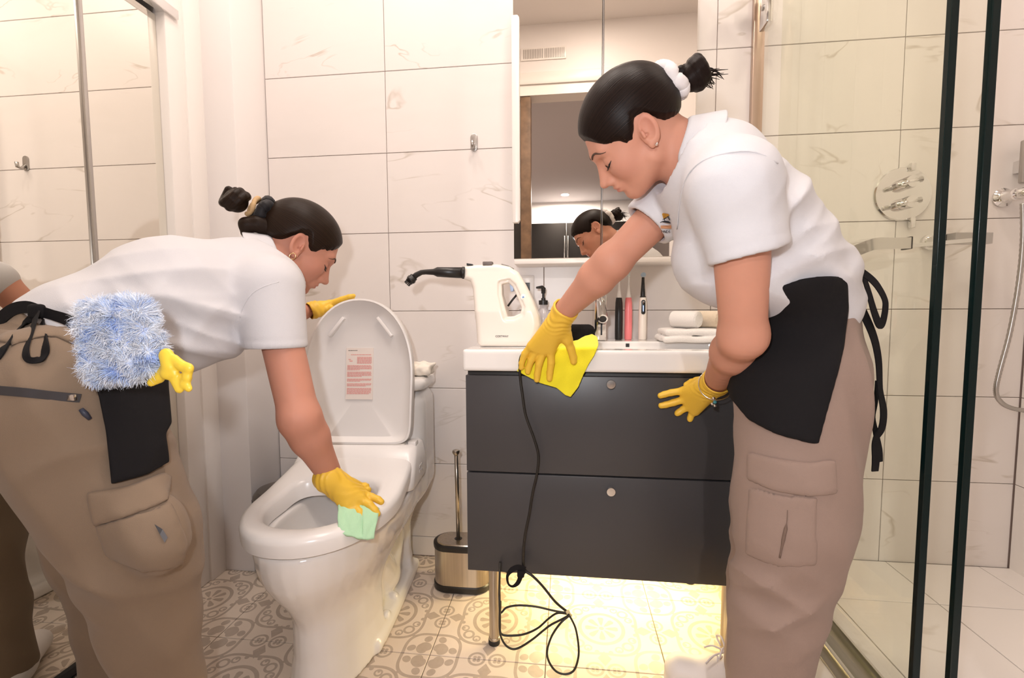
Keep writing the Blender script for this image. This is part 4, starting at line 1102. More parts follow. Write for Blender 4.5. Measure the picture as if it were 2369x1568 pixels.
def hairlineR(x): return hairline(x)
make_hair('hair', HR, PM['hairR'], woman)
bun('hair_bun', HR, (-.146, .0, -.004), .033, PM['hairR'], woman, 3)
bm = bmesh.new(); rr = random.Random(5)
for k in range(26):
    c = HR.w((-.150+rr.uniform(-.02, .012), rr.uniform(-.02, .02), .0-rr.uniform(0, .02))); e = HR.w((-.176+rr.uniform(-.018, .02), rr.uniform(-.03, .03), -.022-rr.uniform(0, .028)))
    tube_bm(bm, [c, c.__add__(e)*.5+np.array([rr.uniform(-.006, .006), 0, rr.uniform(0, .008)]), e], [.0022, .0016, .0004], 5)
o = from_bm('loose_strands', bm, None, PM['hairR'], smooth=True); keep(o, woman); o['kind'] = 'stuff'
scrunchie('scrunchie', HR, (-.112, 0, .020), (-1, 0, .05), .030, .0135, PM['white_scrunchie'], woman)['label'] = 'white satin scrunchie'
e = HR.w((-.006, .0815, -.043)); keep(lathe('earring', [(.0008, -.003), (.0030, -.002), (.0034, 0), (.0020, .0026)], e, PM['silver'], None, 12, HR.R @ np.array([.2, 1., 0])), woman)

# trousers
F = Field((.84, .76, .03), (1.40, 1.32, 1.10), .0060)
nh, nk, na = at(1850, 880, .995), at(1832, 1200, .965), at(1762, 1660, .96)
fh, fk, fa = at(1840, 880, 1.09), at(1800, 1200, 1.10), at(1752, 1555, 1.12)
F.prim(cap(at(1856, 700, 1.035), at(1846, 800, 1.035), .084, .095, lat, 1.35), .03)
F.prim(cap(at(1846, 760, 1.035), at(1840, 900, 1.035), .096, .113, lat, 1.25), .03)
F.prim(cap(nh, nk, .119, .110), .03); F.prim(cap(nk, at(1798, 1400, .955), .108, .090), .010); F.prim(cap(at(1798, 1400, .955), at(1770, 1568, .955), .090, .075), .010); F.prim(cap(at(1770, 1568, .955), na, .075, .070), .010)
F.prim(cap(fh, fk, .114, .102), .012); F.prim(cap(fk, at(1775, 1400, 1.10), .100, .088), .010); F.prim(cap(at(1775, 1400, 1.10), fa, .086, .072), .010)
D = F.d
D = fold(F, D, .0068, (34, 18, 78), 0, (13, 7, 9), gauss(F, at(1760, 1390, .86), (.12, .3, .07)))
D = fold(F, D, .0075, (-56, 10, 62), 1., (9, 5, 12), gauss(F, at(1800, 1430, .86), (.10, .3, .07)))
D = fold(F, D, .0034, (50, 10, 70), 2., (9, 5, 12), gauss(F, at(1760, 1000, .86), (.08, .3, .05)))
D = fold(F, D, .0055, (95, 20, 10), 0., (4, 9, 8), gauss(F, at(1990, 860, .95), (.07, .2, .14)))
D = fold(F, D, .0028, (40, 30, 25), 2., (11, 15, 7))
D = smax(D, .055 - F.full()[2] + 0*D, .004)
trouF, trouD = F, D
tro = solid('trousers', F, PM['khakiR'], woman, D, sm=2); tro['label'] = 'baggy khaki cargo trousers'
def patch(name, poly, Y, thick, m, root=woman, F=trouF, D=trouD, ylo=None, yhi=None, sm=3, k=.006, off=0.):
    pp = pix2d(poly, Y); c_ = np.mean(pp, 0); q = poly_cut(F, D, pp, Y, (c_[0], Y, c_[1]), lo=ylo, hi=yhi)
    o = solid(name, F, m, root, smax(smax(D-thick, -(D+.006), 0), q, k), sm, big=True); return o
fl_ = patch('pocket_flap', [(1716, 1037), (1800, 1056), (1870, 1066), (1938, 1060), (1942, 1144), (1875, 1152), (1790, 1140), (1716, 1112)], .85, .0080, PM['khakiR'], yhi=1.02)
patch('cargo_pocket', [(1722, 1112), (1790, 1135), (1895, 1148), (1893, 1312), (1800, 1318), (1715, 1290)], .85, .0052, PM['khakiR'], yhi=1.02)
dk = mat('seam_thread', (.17, .115, .09), .9)
seam('pocket_slit', trouF, trouD, [(1822, 1180), (1820, 1210), (1812, 1250), (1804, 1290)], [.0006]*4+[.003]*3+[.0018]*3, dk, woman, .006)
# shirt
F = Field((.64, .66, .80), (1.32, 1.24, 1.42), .0045)
F.prim(cap(at(1655, 400, .945), at(1728, 520, .965), .094, .114, lat, 1.12), .03)
F.prim(cap(at(1728, 520, .965), at(1792, 615, 1.0), .115, .112, lat, 1.12), .03)
F.prim(cap(at(1785, 600, 1.0), at(1858, 690, 1.035), .112, .094, lat, 1.35), .03)
F.prim(ell(at(1640, 590, .96), (.070, .105, .075)), .04)
F.prim(ell(at(1705, 660, .97), (.075, .11, .05)), .04)
F.prim(ell(at(1893, 625, 1.02), (.050, .12, .036)), .03)
F.prim(cap(rsn+(rsf-rsn)*.06, rsn+(rsf-rsn)*.94, .070, .066), .05)
F.prim(cap(at(1600, 362, .955), at(1640, 395, .95), .066, .080, lat, 1.1), .04)
hp_n = at(1734, 592, .835); hp_f = at(1495, 520, 1.055)
D = F.d
D = fold(F, D, .0045, (55, 20, -48), 0., (9, 5, 7), gauss(F, at(1850, 520, .88), (.11, .2, .09)))
D = fold(F, D, .0042, (18, 10, 78), .6, (13, 6, 5), gauss(F, at(1820, 640, .9), (.18, .25, .055)))
D = fold(F, D, .0035, (60, 15, 40), 1.5, (7, 6, 9), gauss(F, at(1630, 600, .86), (.10, .2, .10)))
D = fold(F, D, .0038, (95, 20, -80), .3, (11, 6, 9), gauss(F, at(1820, 470, .86), (.09, .15, .08)))
D = fold(F, D, .0034, (-60, 18, 105), 1.1, (9, 7, 8), gauss(F, at(1860, 580, .9), (.10, .2, .06)))
D = fold(F, D, .0036, (70, 20, 95), 2.1, (10, 7, 8), gauss(F, at(1700, 640, .86), (.10, .2, .06)))
D = fold(F, D, .0020, (26, 21, 30), 0., (12, 9, 11))
nn = unit(.28*RR - .95*UU + .04*FW)
X, Y, Z = F.full()
def cut(D, p, n, rad, w=.003):
    n = unit(n); t = (X-p[0])*n[0]+(Y-p[1])*n[1]+(Z-p[2])*n[2]; near = np.sqrt((X-p[0])**2+(Y-p[1])**2+(Z-p[2])**2)-rad
    return smax(D, -np.maximum(-t, near).astype(f32), w)
def sleeve(F, prims, p, n, r, depth=.05, inner=.82, k=.02):
    old = F.d; F.d = np.full_like(old, .5)
    for q in prims: F.prim(q, k)
    D = F.d; D0 = D.copy(); F.d = old; X, Y, Z = F.full(); n = unit(n)
    t = ((X-p[0])*n[0]+(Y-p[1])*n[1]+(Z-p[2])*n[2]).astype(f32)
    x, y, z = X-p[0]-n[0]*t, Y-p[1]-n[1]*t, Z-p[2]-n[2]*t; rad = np.sqrt(x*x+y*y+z*z).astype(f32)
    D = D + .0014*np.exp(-((t+.020)/.0022)**2)                                   # stitched hem line
    D = smax(D, t, .006)
    return smax(D, -np.maximum(D0+.0125, -t-depth), .005)
nf = unit(ref-rsf)
D = smin(D, sleeve(F, [cap(at(1694, 424, .825), at(1738, 620, .842), .070, .0655)], hp_n, nn, .0655), .022)
D = smin(D, sleeve(F, [cap(at(1575, 446, 1.06), at(1485, 532, 1.055), .070, .0585)], hp_f, nf, .0585), .012)
D = fold(F, D, .0022, (46, 16, 20), .4, (8, 9, 6), gauss(F, at(1730, 500, .80), (.10, .12, .10)))
# neck opening
nc = at(1581, 358, .95); nd = unit(-.93*RR + .30*UP + .12*FW)
t = ((X-nc[0])*nd[0]+(Y-nc[1])*nd[1]+(Z-nc[2])*nd[2]).astype(f32)
x, y, z = X-nc[0]-nd[0]*t, Y-nc[1]-nd[1]*t, Z-nc[2]-nd[2]*t; rad = np.sqrt(x*x+y*y+z*z).astype(f32)
D = smax(D, -np.maximum(rad-.078, -t-.012), .006)
D = smax(D, -np.maximum(rad-.060, -t-.05), .004)
shF, shD = F, D
sh_ = solid('polo_shirt', F, PM['shirt'], woman, D, sm=2); sh_['label'] = 'white short sleeved polo shirt'
def hem(name, p, n, r, root, m, a=1.0):
    n = unit(n); t = unit(np.cross(n, (0, 0, 1.))); b = np.cross(n, t)
# collar
def collar(nc, nd, front, r0, root, m, w=.046, spread=.42, gap=.955):
    F = Field(nc-.13, nc+.13, .0023); X2, Y2, Z2 = F.full(); nd = unit(nd)
    t = (X2-nc[0])*nd[0]+(Y2-nc[1])*nd[1]+(Z2-nc[2])*nd[2]
    x, y, z = X2-nc[0]-nd[0]*t, Y2-nc[1]-nd[1]*t, Z2-nc[2]-nd[2]*t; rad = np.sqrt(x*x+y*y+z*z)
    fr = unit(A3(front) - nd*(A3(front)@nd)); ang = (x*fr[0]+y*fr[1]+z*fr[2])/np.maximum(rad, 1e-4)
    tt = t + np.maximum(ang, 0)**2*.045
    Rr = r0 + np.clip(.014-tt, 0, .1)*spread + .012*np.maximum(ang, 0)
    d = smax(np.abs(rad-Rr)-.0040, np.maximum(tt-.014, -w-tt), .005)
    d = smin(d, smax(np.abs(rad-r0+.002)-.0030, np.maximum(tt-.0155, -.03-tt), .004), .003)
    d = smax(d, (ang-gap)*.05, .002)
    o = solid('collar', F, m, root, d.astype(f32), sm=1); return o
collar(nc, nd, -UP - .2*RR + .35*FW, .0625, woman, PM['shirt'])
seam('armhole_seam', shF, shD, [(1566, 530), (1572, 470), (1588, 410), (1625, 372), (1690, 352), (1750, 352), (1800, 378)], .0012, PM['shirt'], woman, .0)
# logo on the chest
def decal(name, pix, m, off=.003):
    P = [onto(shF, shD, u, v, off) for u, v in pix]; bm = bmesh.new(); bm.faces.new([bm.verts.new(p) for p in P]); bmesh.ops.solidify(bm, geom=list(bm.faces), thickness=.0008)
    return keep(from_bm(name, bm, None, m), woman)
lg = dict(y=mat('logo_yellow', (.80, .45, .06), .8), k=mat('logo_black', (.02, .02, .025), .8), o=mat('logo_orange', (.85, .50, .30), .8))
lpix = lambda a: [(1480+x/15.55, 450+y/14.25) for x, y in a]
decal('logo_figure', lpix([(800, 640), (840, 610), (1030, 640), (1060, 690), (930, 760), (850, 800)]), lg['y'])
decal('logo_line', lpix([(800, 825), (880, 790), (985, 700), (1010, 690), (1095, 850), (1060, 850), (990, 735), (890, 815)]), lg['k'], .0038)
decal('logo_arc', lpix([(730, 915), (800, 880), (920, 855), (1040, 880), (1110, 930), (1100, 950), (1030, 905), (920, 882), (800, 905), (740, 935)]), lg['k'])
decal('logo_post', lpix([(880, 800), (900, 800), (900, 870), (880, 870)]), lg['k'], .004)
decal('logo_band', lpix([(750, 1020), (1130, 1010), (1140, 1120), (755, 1120)]), lg['o'])
for ch, xx in zip('MAIDS', (830, 890, 940, 990, 1070)):
    p = onto(shF, shD, 1480+xx/15.55, 450+1225/14.25, .003); text('letter', ch, .0075, lg['k'], p, RR, UU, woman, .0003)
# apron: cloth over shirt and trousers
F = Field((.88, .78, .70), (1.37, 1.25, 1.06), .0044); 
F.prim(cap(at(1860, 700, 1.035), at(1850, 800, 1.035), .092, .101, lat, 1.4), .03)
F.prim(cap(at(1846, 760, 1.035), at(1840, 900, 1.035), .098, .115, lat, 1.25), .03)
F.prim(cap(nh, nk, .121, .111), .03); F.prim(cap(fh, fk, .120, .108), .03)
F.prim(cap(at(1785, 600, 1.0), at(1858, 690, 1.035), .112, .095, lat, 1.35), .03)
D = fold(F, F.d, .0018, (70, 30, 8), 0., (6, 5, 7))
apoly = [(1650, 715), (1770, 700), (1792, 674), (1860, 655), (1956, 648), (1960, 720), (1950, 800), (1890, 1018), (1800, 1000), (1730, 975), (1690, 940), (1600, 900)]
pp = pix2d(apoly, .925); q = poly_cut(F, D, pp, .925, at(1830, 820, .925), hi=1.22)
q2 = smax(smax(D-.0075, -(D+.006), 0), q, .007)
ap = solid('apron', F, PM['apron'], woman, q2, sm=3); ap['label'] = 'black waist apron'
AF, AD = F, D
tie = lambda nm, pix, Ys, wd, nr: keep(ribbon(nm, [at(u, v, y) for (u, v), y in zip(pix, Ys)], wd, nr, .0022, PM['apron'], None, 5), woman)
cam_n = [-FW+.25*RR]
tie('apron_tie', [(1940, 652), (1962, 664), (1985, 700), (2018, 770), (2032, 830), (2036, 900), (2044, 950), (2040, 990), (2024, 1020), (2026, 1062), (2024, 1090)], [.95, .955, .96, .965, .965, .965, .97, .97, .97, .97, .97], [.020, .022, .020, .017, .015, .012, .016, .016, .012, .018, .016], cam_n*11 if False else tuple(cam_n[0]))
tie('apron_tie', [(1958, 630), (1975, 620), (1998, 632), (2025, 655), (2046, 690), (2048, 715), (2042, 745), (2034, 750), (2022, 720), (2008, 670), (1998, 640)], [.95, .955, .96, .96, .955, .955, .955, .95, .95, .955, .96], [.012, .014, .014, .014, .012, .013, .014, .016, .014, .011, .010], tuple(cam_n[0]))
tie('apron_tie', [(2030, 880), (2026, 930), (2020, 965), (2026, 1000), (2034, 1040), (2036, 1068)], [.975]*6, [.010, .009, .009, .012, .014, .012], tuple(cam_n[0]))
# gloves
P_ = lambda u, v, y: at(u, v, y)
kn = [P_(1232, 800, 1.212), P_(1245, 806, 1.216), P_(1260, 808, 1.217), P_(1275, 806, 1.214)]
g1 = glove('rubber_glove', woman, PM['glove'],
    [(rwf, kn[i], .026, .0145) for i in range(4)] + [(P_(1300, 745, 1.185), P_(1312, 785, 1.205), .020, .015)],
    [([P_(1230, 798, 1.213), P_(1214, 818, 1.222), P_(1207, 838, 1.229), P_(1206, 850, 1.232)], .0098, .0078),
     ([P_(1243, 806, 1.216), P_(1229, 832, 1.224), P_(1222, 852, 1.230), P_(1221, 860, 1.231)], .0102, .0080),
     ([P_(1258, 809, 1.217), P_(1247, 842, 1.224), P_(1243, 866, 1.230), P_(1242, 878, 1.231)], .0104, .0082),
     ([P_(1274, 808, 1.215), P_(1275, 838, 1.222), P_(1272, 862, 1.229), P_(1271, 876, 1.230)], .0104, .0082),
     ([P_(1308, 775, 1.200), P_(1320, 805, 1.214), P_(1326, 826, 1.222), P_(1327, 836, 1.224)], .0118, .0090)],
    (rwf, P_(1311, 712, 1.16), .0295, .0335))
g1['label'] = 'yellow rubber glove pressing the cloth'
kn = [P_(1584, 905, 1.240), P_(1588, 922, 1.242), P_(1596, 938, 1.243), P_(1608, 950, 1.242)]
g2 = glove('rubber_glove', woman, PM['glove'],
    [(rwn, kn[i], .027, .0135) for i in range(4)] + [(P_(1640, 885, 1.20), P_(1612, 882, 1.235), .02, .012)],
    [([P_(1584, 903, 1.241), P_(1553, 908, 1.250), P_(1537, 912, 1.252), P_(1528, 915, 1.252)], .0094, .0080),
     ([P_(1588, 922, 1.243), P_(1558, 931, 1.251), P_(1540, 936, 1.252), P_(1530, 938, 1.252)], .0098, .0082),
     ([P_(1596, 937, 1.244), P_(1581, 946, 1.251), P_(1571, 953, 1.252), P_(1567, 956, 1.252)], .0094, .0080),
     ([P_(1606, 949, 1.243), P_(1600, 958, 1.250), P_(1597, 966, 1.252), P_(1596, 970, 1.252)], .0088, .0074),
     ([P_(1618, 884, 1.235), P_(1600, 884, 1.246), P_(1588, 890, 1.251)], .0100, .0080)],
    (rwn, P_(1663, 876, 1.13), .0300, .037))
g2['label'] = 'yellow rubber glove spread on the drawer front'
# bracelet with charms over the cuff
ax = unit(ren-rwn); c = P_(1655, 890, 1.160); t = unit(np.cross(ax, (0, 0, 1.))); b = np.cross(ax, t)
keep(tube('bracelet', [c+(t*math.cos(a)+b*math.sin(a))*.0385 for a in np.linspace(0, 2*math.pi, 33)[:-1]], .0013, PM['silver'], None, 6, True), woman)
for k, (du, dv, r, m) in enumerate(((1651, 921, .0042, PM['silver']), (1654, 930, .0045, mat('teal_bead', (.05, .22, .25), .1)), (1648, 934, .0042, PM['silver']), (1654, 938, .0040, PM['silver']))):
    keep(lathe('charm', [(.0004, -r), (r*.75, -r*.6), (r, 0), (r*.75, r*.6), (.0004, r)], P_(du, dv, 1.125), m, None, 12), woman)
# shoes
def shoe(toe, heel, z0, name='sneaker'):
    toe, heel = A3(toe), A3(heel); d = unit(heel-toe); s = np.cross(d, (0, 0, 1.)); L = np.linalg.norm(heel-toe)
    Rm = np.stack([d, s, (0, 0, 1.)], 1); F = Field(np.minimum(toe, heel)-.07+np.array([0, 0, .06]), np.maximum(toe, heel)+.07+np.array([0, 0, .07]), .0036)
    F.prim(cap(toe+d*.045+np.array([0, 0, .040]), heel-d*.04+np.array([0, 0, .045]), .040, .036, s, 1.05), .02)
    F.prim(cap(toe+d*.13+np.array([0, 0, .06]), heel-d*.045+np.array([0, 0, .085]), .034, .036), .03)
    F.prim(cap(toe+d*.05+np.array([0, 0, .014]), heel-d*.045+np.array([0, 0, .014]), .046, .041), .003)
    X, Y, Z = F.full(); D = smax(F.d, (z0+.004)-Z, .003)
    o = solid(name, F, mat('white_leather', (.80, .75, .73), .5), woman, D, sm=1)
    bm = bmesh.new()
    for k in range(5):
        c = toe + d*(.10+.017*k) + np.array([0, 0, .083+.008*k]); tube_bm(bm, [c-s*.022-np.array([0, 0, .010]), c+np.array([0, 0, .002]), c+s*.022-np.array([0, 0, .010])], .0028, 6)
    c = toe+d*.155+np.array([0, 0, .118])
    for q in (-1, 1):
        tube_bm(bm, smooth_path([c, c+s*.02*q+np.array([0, 0, .022])-d*.01, c+s*.042*q+np.array([0, 0, .008])-d*.02, c+s*.02*q-d*.012], 4), .0026, 6); tube_bm(bm, smooth_path([c, c+s*.018*q-d*.03-np.array([0, 0, .004]), c+s*.03*q-d*.05-np.array([0, 0, .022])], 4), .0024, 6)
    l = from_bm('laces', bm, None, mat('white_lace', (.72, .68, .72), .8), smooth=True); keep(l, woman); return o
shoe(atz(1528, 1558, .0)+np.array([0, -.02, 0]), atz(1528, 1558, .0)+np.array([.245, -.075, 0]), 0.)
shoe((.96, .97, 0), (1.20, .94, 0), 0.)
# =================================================================== the woman wiping the toilet
HL = Head(at(689, 566, 1.13), -1, (math.cos(math.radians(42)), math.sin(math.radians(42))), math.radians(35.5), 1.0, math.radians(-5))
lneck = at(615, 600, 1.14)
lsn, len_, lwn = at(624, 668, 1.03), at(694, 968, .99), at(766, 1103, 1.072)
lsf, lef, lwf = at(655, 640, 1.27), at(615, 765, 1.33), at(700, 722, 1.455)
w0, w1, w2 = at(585, 640, 1.11), at(400, 690, .97), at(195, 760, .84)
td = unit(w0-w2); latL = unit(np.cross(td, (0, 0, 1.)))
lp = at(110, 880, .78)
lo = np.minimum.reduce([lsf, lp, lwn, lwf, HL.o, len_])-.16; hi = np.maximum.reduce([lsf, lp, lwn, lwf, HL.o, len_])+.16; lo[2] = .05
F = Field(lo, hi, .0085, [(HL.o-np.array([.125, .125, .135]), HL.o+np.array([.12, .12, .125]), .0019)])
F.prim(cap(w0, w1, .07, .08, latL, 1.1), .03); F.prim(cap(w1, w2, .08, .08, latL, 1.1), .03); F.prim(cap(w2, lp, .08, .09), .03)
F.prim(cap(lsn, lsf, .045), .03)
arm(F, lsn, len_, lwn, at(806, 1135, 1.09), (.047, .047, .042, .042, .0275))
arm(F, lsf, lef, lwf, at(722, 718, 1.472), (.046, .040, .037, .038, .027))
lnh, lnk, lna = at(152, 925, .72), at(316, 1258, .76), at(425, 1850, .83)
lfh, lfk, lfa = at(150, 930, .92), at(232, 1270, .96), at(268, 1640, 1.0)
for a_, b_, c_ in ((lnh, lnk, lna), (lfh, lfk, lfa)):
    F.prim(cap(a_, b_, .085, .055), .03); F.prim(cap(b_, c_, .055, .035), .02)
F.prim(cap(HL.w((-.034, 0, -.045)), at(622, 606, 1.135), .049, .050), .02)
F.prim(cap(HL.w((-.022, 0, -.080)), at(634, 630, 1.145), .043, .047), .02)
F.prim(cap(at(622, 606, 1.135), w0, .05, .06), .02)
head_into(F, HL, (HL.o-.15, HL.o+.15))
wl = solid('person', F, PM['skinL'], None, sm=1, attrs=rosy(HL))
tag(wl, 'person with brown bun, white polo and khaki trousers, bending to wipe the toilet seat', 'person')
face_details(HL, wl)
make_hair('hair', HL, PM['hairL'], wl, .012, lift=.007)
bun('hair_bun', HL, (-.178, .0, -.004), .036, PM['hairL'], wl, 8)
scrunchie('scrunchie', HL, (-.120, 0, .016), (-1, 0, -.1), .027, .0145, PM['black_scrunchie'], wl, 7)['label'] = 'black satin scrunchie'
scrunchie('hair_tie', HL, (-.143, 0, .010), (-1, 0, -.1), .024, .0060, mat('tan_tie', (.55, .36, .18), .7), wl, 5)['label'] = 'tan hair tie'
F = Field(HL.w((-.115, 0, -.03))-.06, HL.w((-.115, 0, -.03))+.06, .003)
pp = [HL.w(p) for p in ((-.075, -.02, -.012), (-.110, -.022, -.022), (-.128, -.02, -.040), (-.118, -.018, -.058))]
for a_, b_, r0_, r1_ in zip(pp, pp[1:], (.024, .020, .017), (.020, .017, .012)): F.prim(cap(a_, b_, r0_, r1_), .01)
P_q, Q_q = surface(F); keep(mesh_np('hair_loop', P_q, Q_q, None, PM['hairL'], {'strand': (P_q @ HL.R[:, 2])*30}, 1), wl)
e = HL.w((-.006, -.080, -.040)); keep(tube('earring', [e+HL.R @ np.array([math.cos(a)*.0068, -.002, math.sin(a)*.0085-.005]) for a in np.linspace(0, 2*math.pi, 21)[:-1]], .0010, PM['gold'], None, 6, True), wl)
# trousers
lo = np.array([-.62, .50, .03]); hi = np.array([.06, 1.12, 1.06])
F = Field(lo, hi, .0064)
F.prim(cap(at(165, 800, .83), at(95, 900, .78), .112, .142, latL, 1.06), .04)
F.prim(cap(lnh, lnk, .134, .106), .03); F.prim(cap(lnk, at(354, 1440, .785), .105, .079), .02); F.prim(cap(at(352, 1440, .785), lna, .078, .060), .03)
F.prim(cap(lfh, lfk, .112, .094), .02); F.prim(cap(lfk, at(250, 1440, .98), .092, .066), .03); F.prim(cap(at(250, 1440, .98), lfa, .066, .058), .03)
F.prim(ell(at(360, 1235, .70), (.055, .05, .075)), .04)
D = F.d
D = fold(F, D, .0070, (38, 14, 58), 0, (13, 7, 9), gauss(F, at(300, 1300, .72), (.16, .3, .07)))
D = fold(F, D, .0068, (-40, 10, 60), 1., (9, 5, 12), gauss(F, at(260, 1060, .66), (.14, .2, .05)))
D = fold(F, D, .0055, (80, 20, 14), 0., (4, 9, 8), gauss(F, at(110, 850, .66), (.12, .2, .045)))
D = fold(F, D, .0026, (40, 30, 25), 2., (11, 15, 7))
X, Y, Z = F.full(); wp = at(160, 772, .83)
wn = unit(td*1. + np.array([0, 0, .55])); t = ((X-wp[0])*wn[0]+(Y-wp[1])*wn[1]+(Z-wp[2])*wn[2]).astype(f32)
D = smax(D, t-.005, .004); D = smax(D, .055-Z + 0*D, .004)
ltF, ltD = F, D
o = solid('trousers', F, PM['khakiL'], wl, D, sm=2); o['label'] = 'khaki cargo trousers with a zipped back pocket'
patchL = lambda name, poly, Y, th, m, **k: patch(name, poly, Y, th, m, wl, ltF, ltD, **k)
patchL('pocket_flap', [(196, 1135), (300, 1120), (385, 1082), (415, 1090), (398, 1160), (300, 1196), (214, 1222)], .655, .0080, PM['khakiL'], yhi=.86)
patchL('cargo_pocket', [(214, 1215), (300, 1190), (405, 1150), (445, 1250), (440, 1320), (330, 1330), (240, 1290)], .65, .0052, PM['khakiL'], yhi=.86)
patchL('waistband', [(-60, 740), (30, 762), (100, 742), (215, 775), (225, 815), (110, 778), (30, 800), (-60, 780)], .66, .0050, PM['khakiL'], yhi=1.0)
dkL = mat('seam_thread_dark', (.10, .07, .045), .9)
zp = mat('zip_tape', (.035, .032, .036), .6)
Pz = [onto(ltF, ltD, u, v, .0015) for u, v in ((-40, 900), (0, 903), (60, 908), (120, 915), (172, 920), (186, 921))]
keep(ribbon('zip', Pz, .0135, tuple(-FW), .003, zp, None, 4), wl)
p = onto(ltF, ltD, 166, 919, .004); keep(box('zip_slider', (p[0]-.007, p[1]-.004, p[2]-.005), (p[0]+.007, p[1]+.003, p[2]+.005), PM['silver'], bev=.0015), wl)
Pz = [onto(ltF, ltD, u, v, .004) for u, v in ((187, 946), (197, 957), (208, 969))]
keep(tube('zip_pull', Pz, [.0034, .0045, .0030], mat('pull_cord', (.03, .035, .06), .5), None, 8), wl)
Pz = [onto(ltF, ltD, u, v, .0085) for u, v in ((357, 1212), (376, 1224), (388, 1243), (381, 1255), (370, 1236))]
bm = bmesh.new(); bm.faces.new([bm.verts.new(q) for q in Pz]); bmesh.ops.solidify(bm, geom=list(bm.faces), thickness=.0008); keep(from_bm('pocket_opening', bm, None, mat('pocket_lining', (.12, .12, .13), .9)), wl)
# shirt
lo = np.minimum.reduce([w2, lsn, lsf, at(637, 810, 1.0), w0])-.20; hi = np.maximum.reduce([w2, lsn, lsf, at(637, 810, 1.0), w0])+.18
F = Field(lo, hi, .0047)
F.prim(cap(w0, w1, .098, .132, latL, 1.16), .04); F.prim(cap(w1, w2, .132, .100, latL, 1.16), .04)
F.prim(cap(w2, at(155, 795, .82), .100, .104, latL, 1.16), .03)
F.prim(ell(at(450, 760, .985), (.13, .13, .085)), .05); F.prim(ell(at(330, 810, .92), (.11, .12, .075)), .05)
F.prim(cap(lsn+(lsf-lsn)*.04, lsn+(lsf-lsn)*.95, .066, .066), .05)
F.prim(cap(at(596, 625, 1.13), at(560, 640, 1.09), .068, .085, latL, 1.1), .04)
D = F.d
D = fold(F, D, .0065, (16, 12, 66), .5, (9, 5, 7), gauss(F, at(430, 760, .85), (.17, .25, .075)))
D = fold(F, D, .0040, (38, 20, -44), 1.4, (7, 6, 9), gauss(F, at(330, 720, .82), (.14, .25, .09)))
D = fold(F, D, .0055, (30, 20, 72), 0., (10, 5, 6), gauss(F, at(545, 760, .95), (.09, .16, .06)))
D = fold(F, D, .0038, (50, 20, 110), .3, (11, 6, 9), gauss(F, at(500, 780, .93), (.12, .2, .06)))
D = fold(F, D, .0034, (-45, 18, 95), 1.1, (9, 7, 8), gauss(F, at(380, 640, .9), (.14, .2, .07)))
D = fold(F, D, .0034, (60, 20, 60), 2.1, (10, 7, 8), gauss(F, at(250, 720, .8), (.12, .2, .06)))
D = fold(F, D, .0018, (26, 21, 30), 0., (12, 9, 11))
X, Y, Z = F.full()
hpL = at(642, 806, 1.01); nnL = unit(.02*RR - 1.*UP + .02*FW)
D = smin(D, sleeve(F, [cap(at(622, 668, 1.035), at(645, 840, 1.005), .078, .0655)], hpL, nnL, .062, inner=.82), .022)
# bottom hem and neck
wt = at(150, 765, .83); hn = unit(-td + np.array([0, 0, -.45])); t = ((X-wt[0])*hn[0]+(Y-wt[1])*hn[1]+(Z-wt[2])*hn[2]).astype(f32)
D = smax(D, t-.022, .005)
ncL = at(636, 604, 1.145); ndL = unit(.86*RR + .36*UP + .38*FW)
t = ((X-ncL[0])*ndL[0]+(Y-ncL[1])*ndL[1]+(Z-ncL[2])*ndL[2]).astype(f32)
x, y, z = X-ncL[0]-ndL[0]*t, Y-ncL[1]-ndL[1]*t, Z-ncL[2]-ndL[2]*t; rad = np.sqrt(x*x+y*y+z*z).astype(f32)
D = smax(D, -np.maximum(rad-.078, -t-.012), .006); D = smax(D, -np.maximum(rad-.060, -t-.05), .004)
lsF, lsD = F, D
o = solid('polo_shirt', F, PM['shirt'], wl, D, sm=2); o['label'] = 'white short sleeved polo shirt'
collar(ncL, ndL, -UP + .25*RR + .3*FW, .0625, wl, PM['shirt'])
seam('armhole_seam', lsF, lsD, [(556, 735), (562, 710), (582, 680), (612, 662), (645, 652)], .0012, PM['shirt'], wl, .0)
# apron strap, hanging apron and bow
F = Field((-.46, .50, .62), (-.04, .95, 1.0), .0036)
F.prim(cap(at(165, 800, .83), at(95, 900, .78), .114, .154, latL, 1.12), .04)
F.prim(cap(lnh, lnk, .140, .116), .03); F.prim(cap(at(300, 850, .82), at(318, 1060, .78), .075, .070), .05)
F.prim(cap(w2, at(140, 790, .82), .112, .122, latL, 1.14), .03)
D = fold(F, F.d, .0018, (60, 30, 12), 0., (6, 5, 7))
pp = pix2d([(205, 770), (300, 760), (404, 800), (404, 890), (410, 985), (392, 1010), (402, 1085), (340, 1106), (258, 1117), (246, 1000), (230, 920), (205, 830)], .68); q = poly_cut(F, D, pp, .68, at(320, 930, .68), hi=.88)
o = solid('apron', F, PM['apron'], wl, smax(smax(D-.007, -(D+.006), 0), q, .007), sm=3); o['label'] = 'black waist apron'
apF, apD = F, D

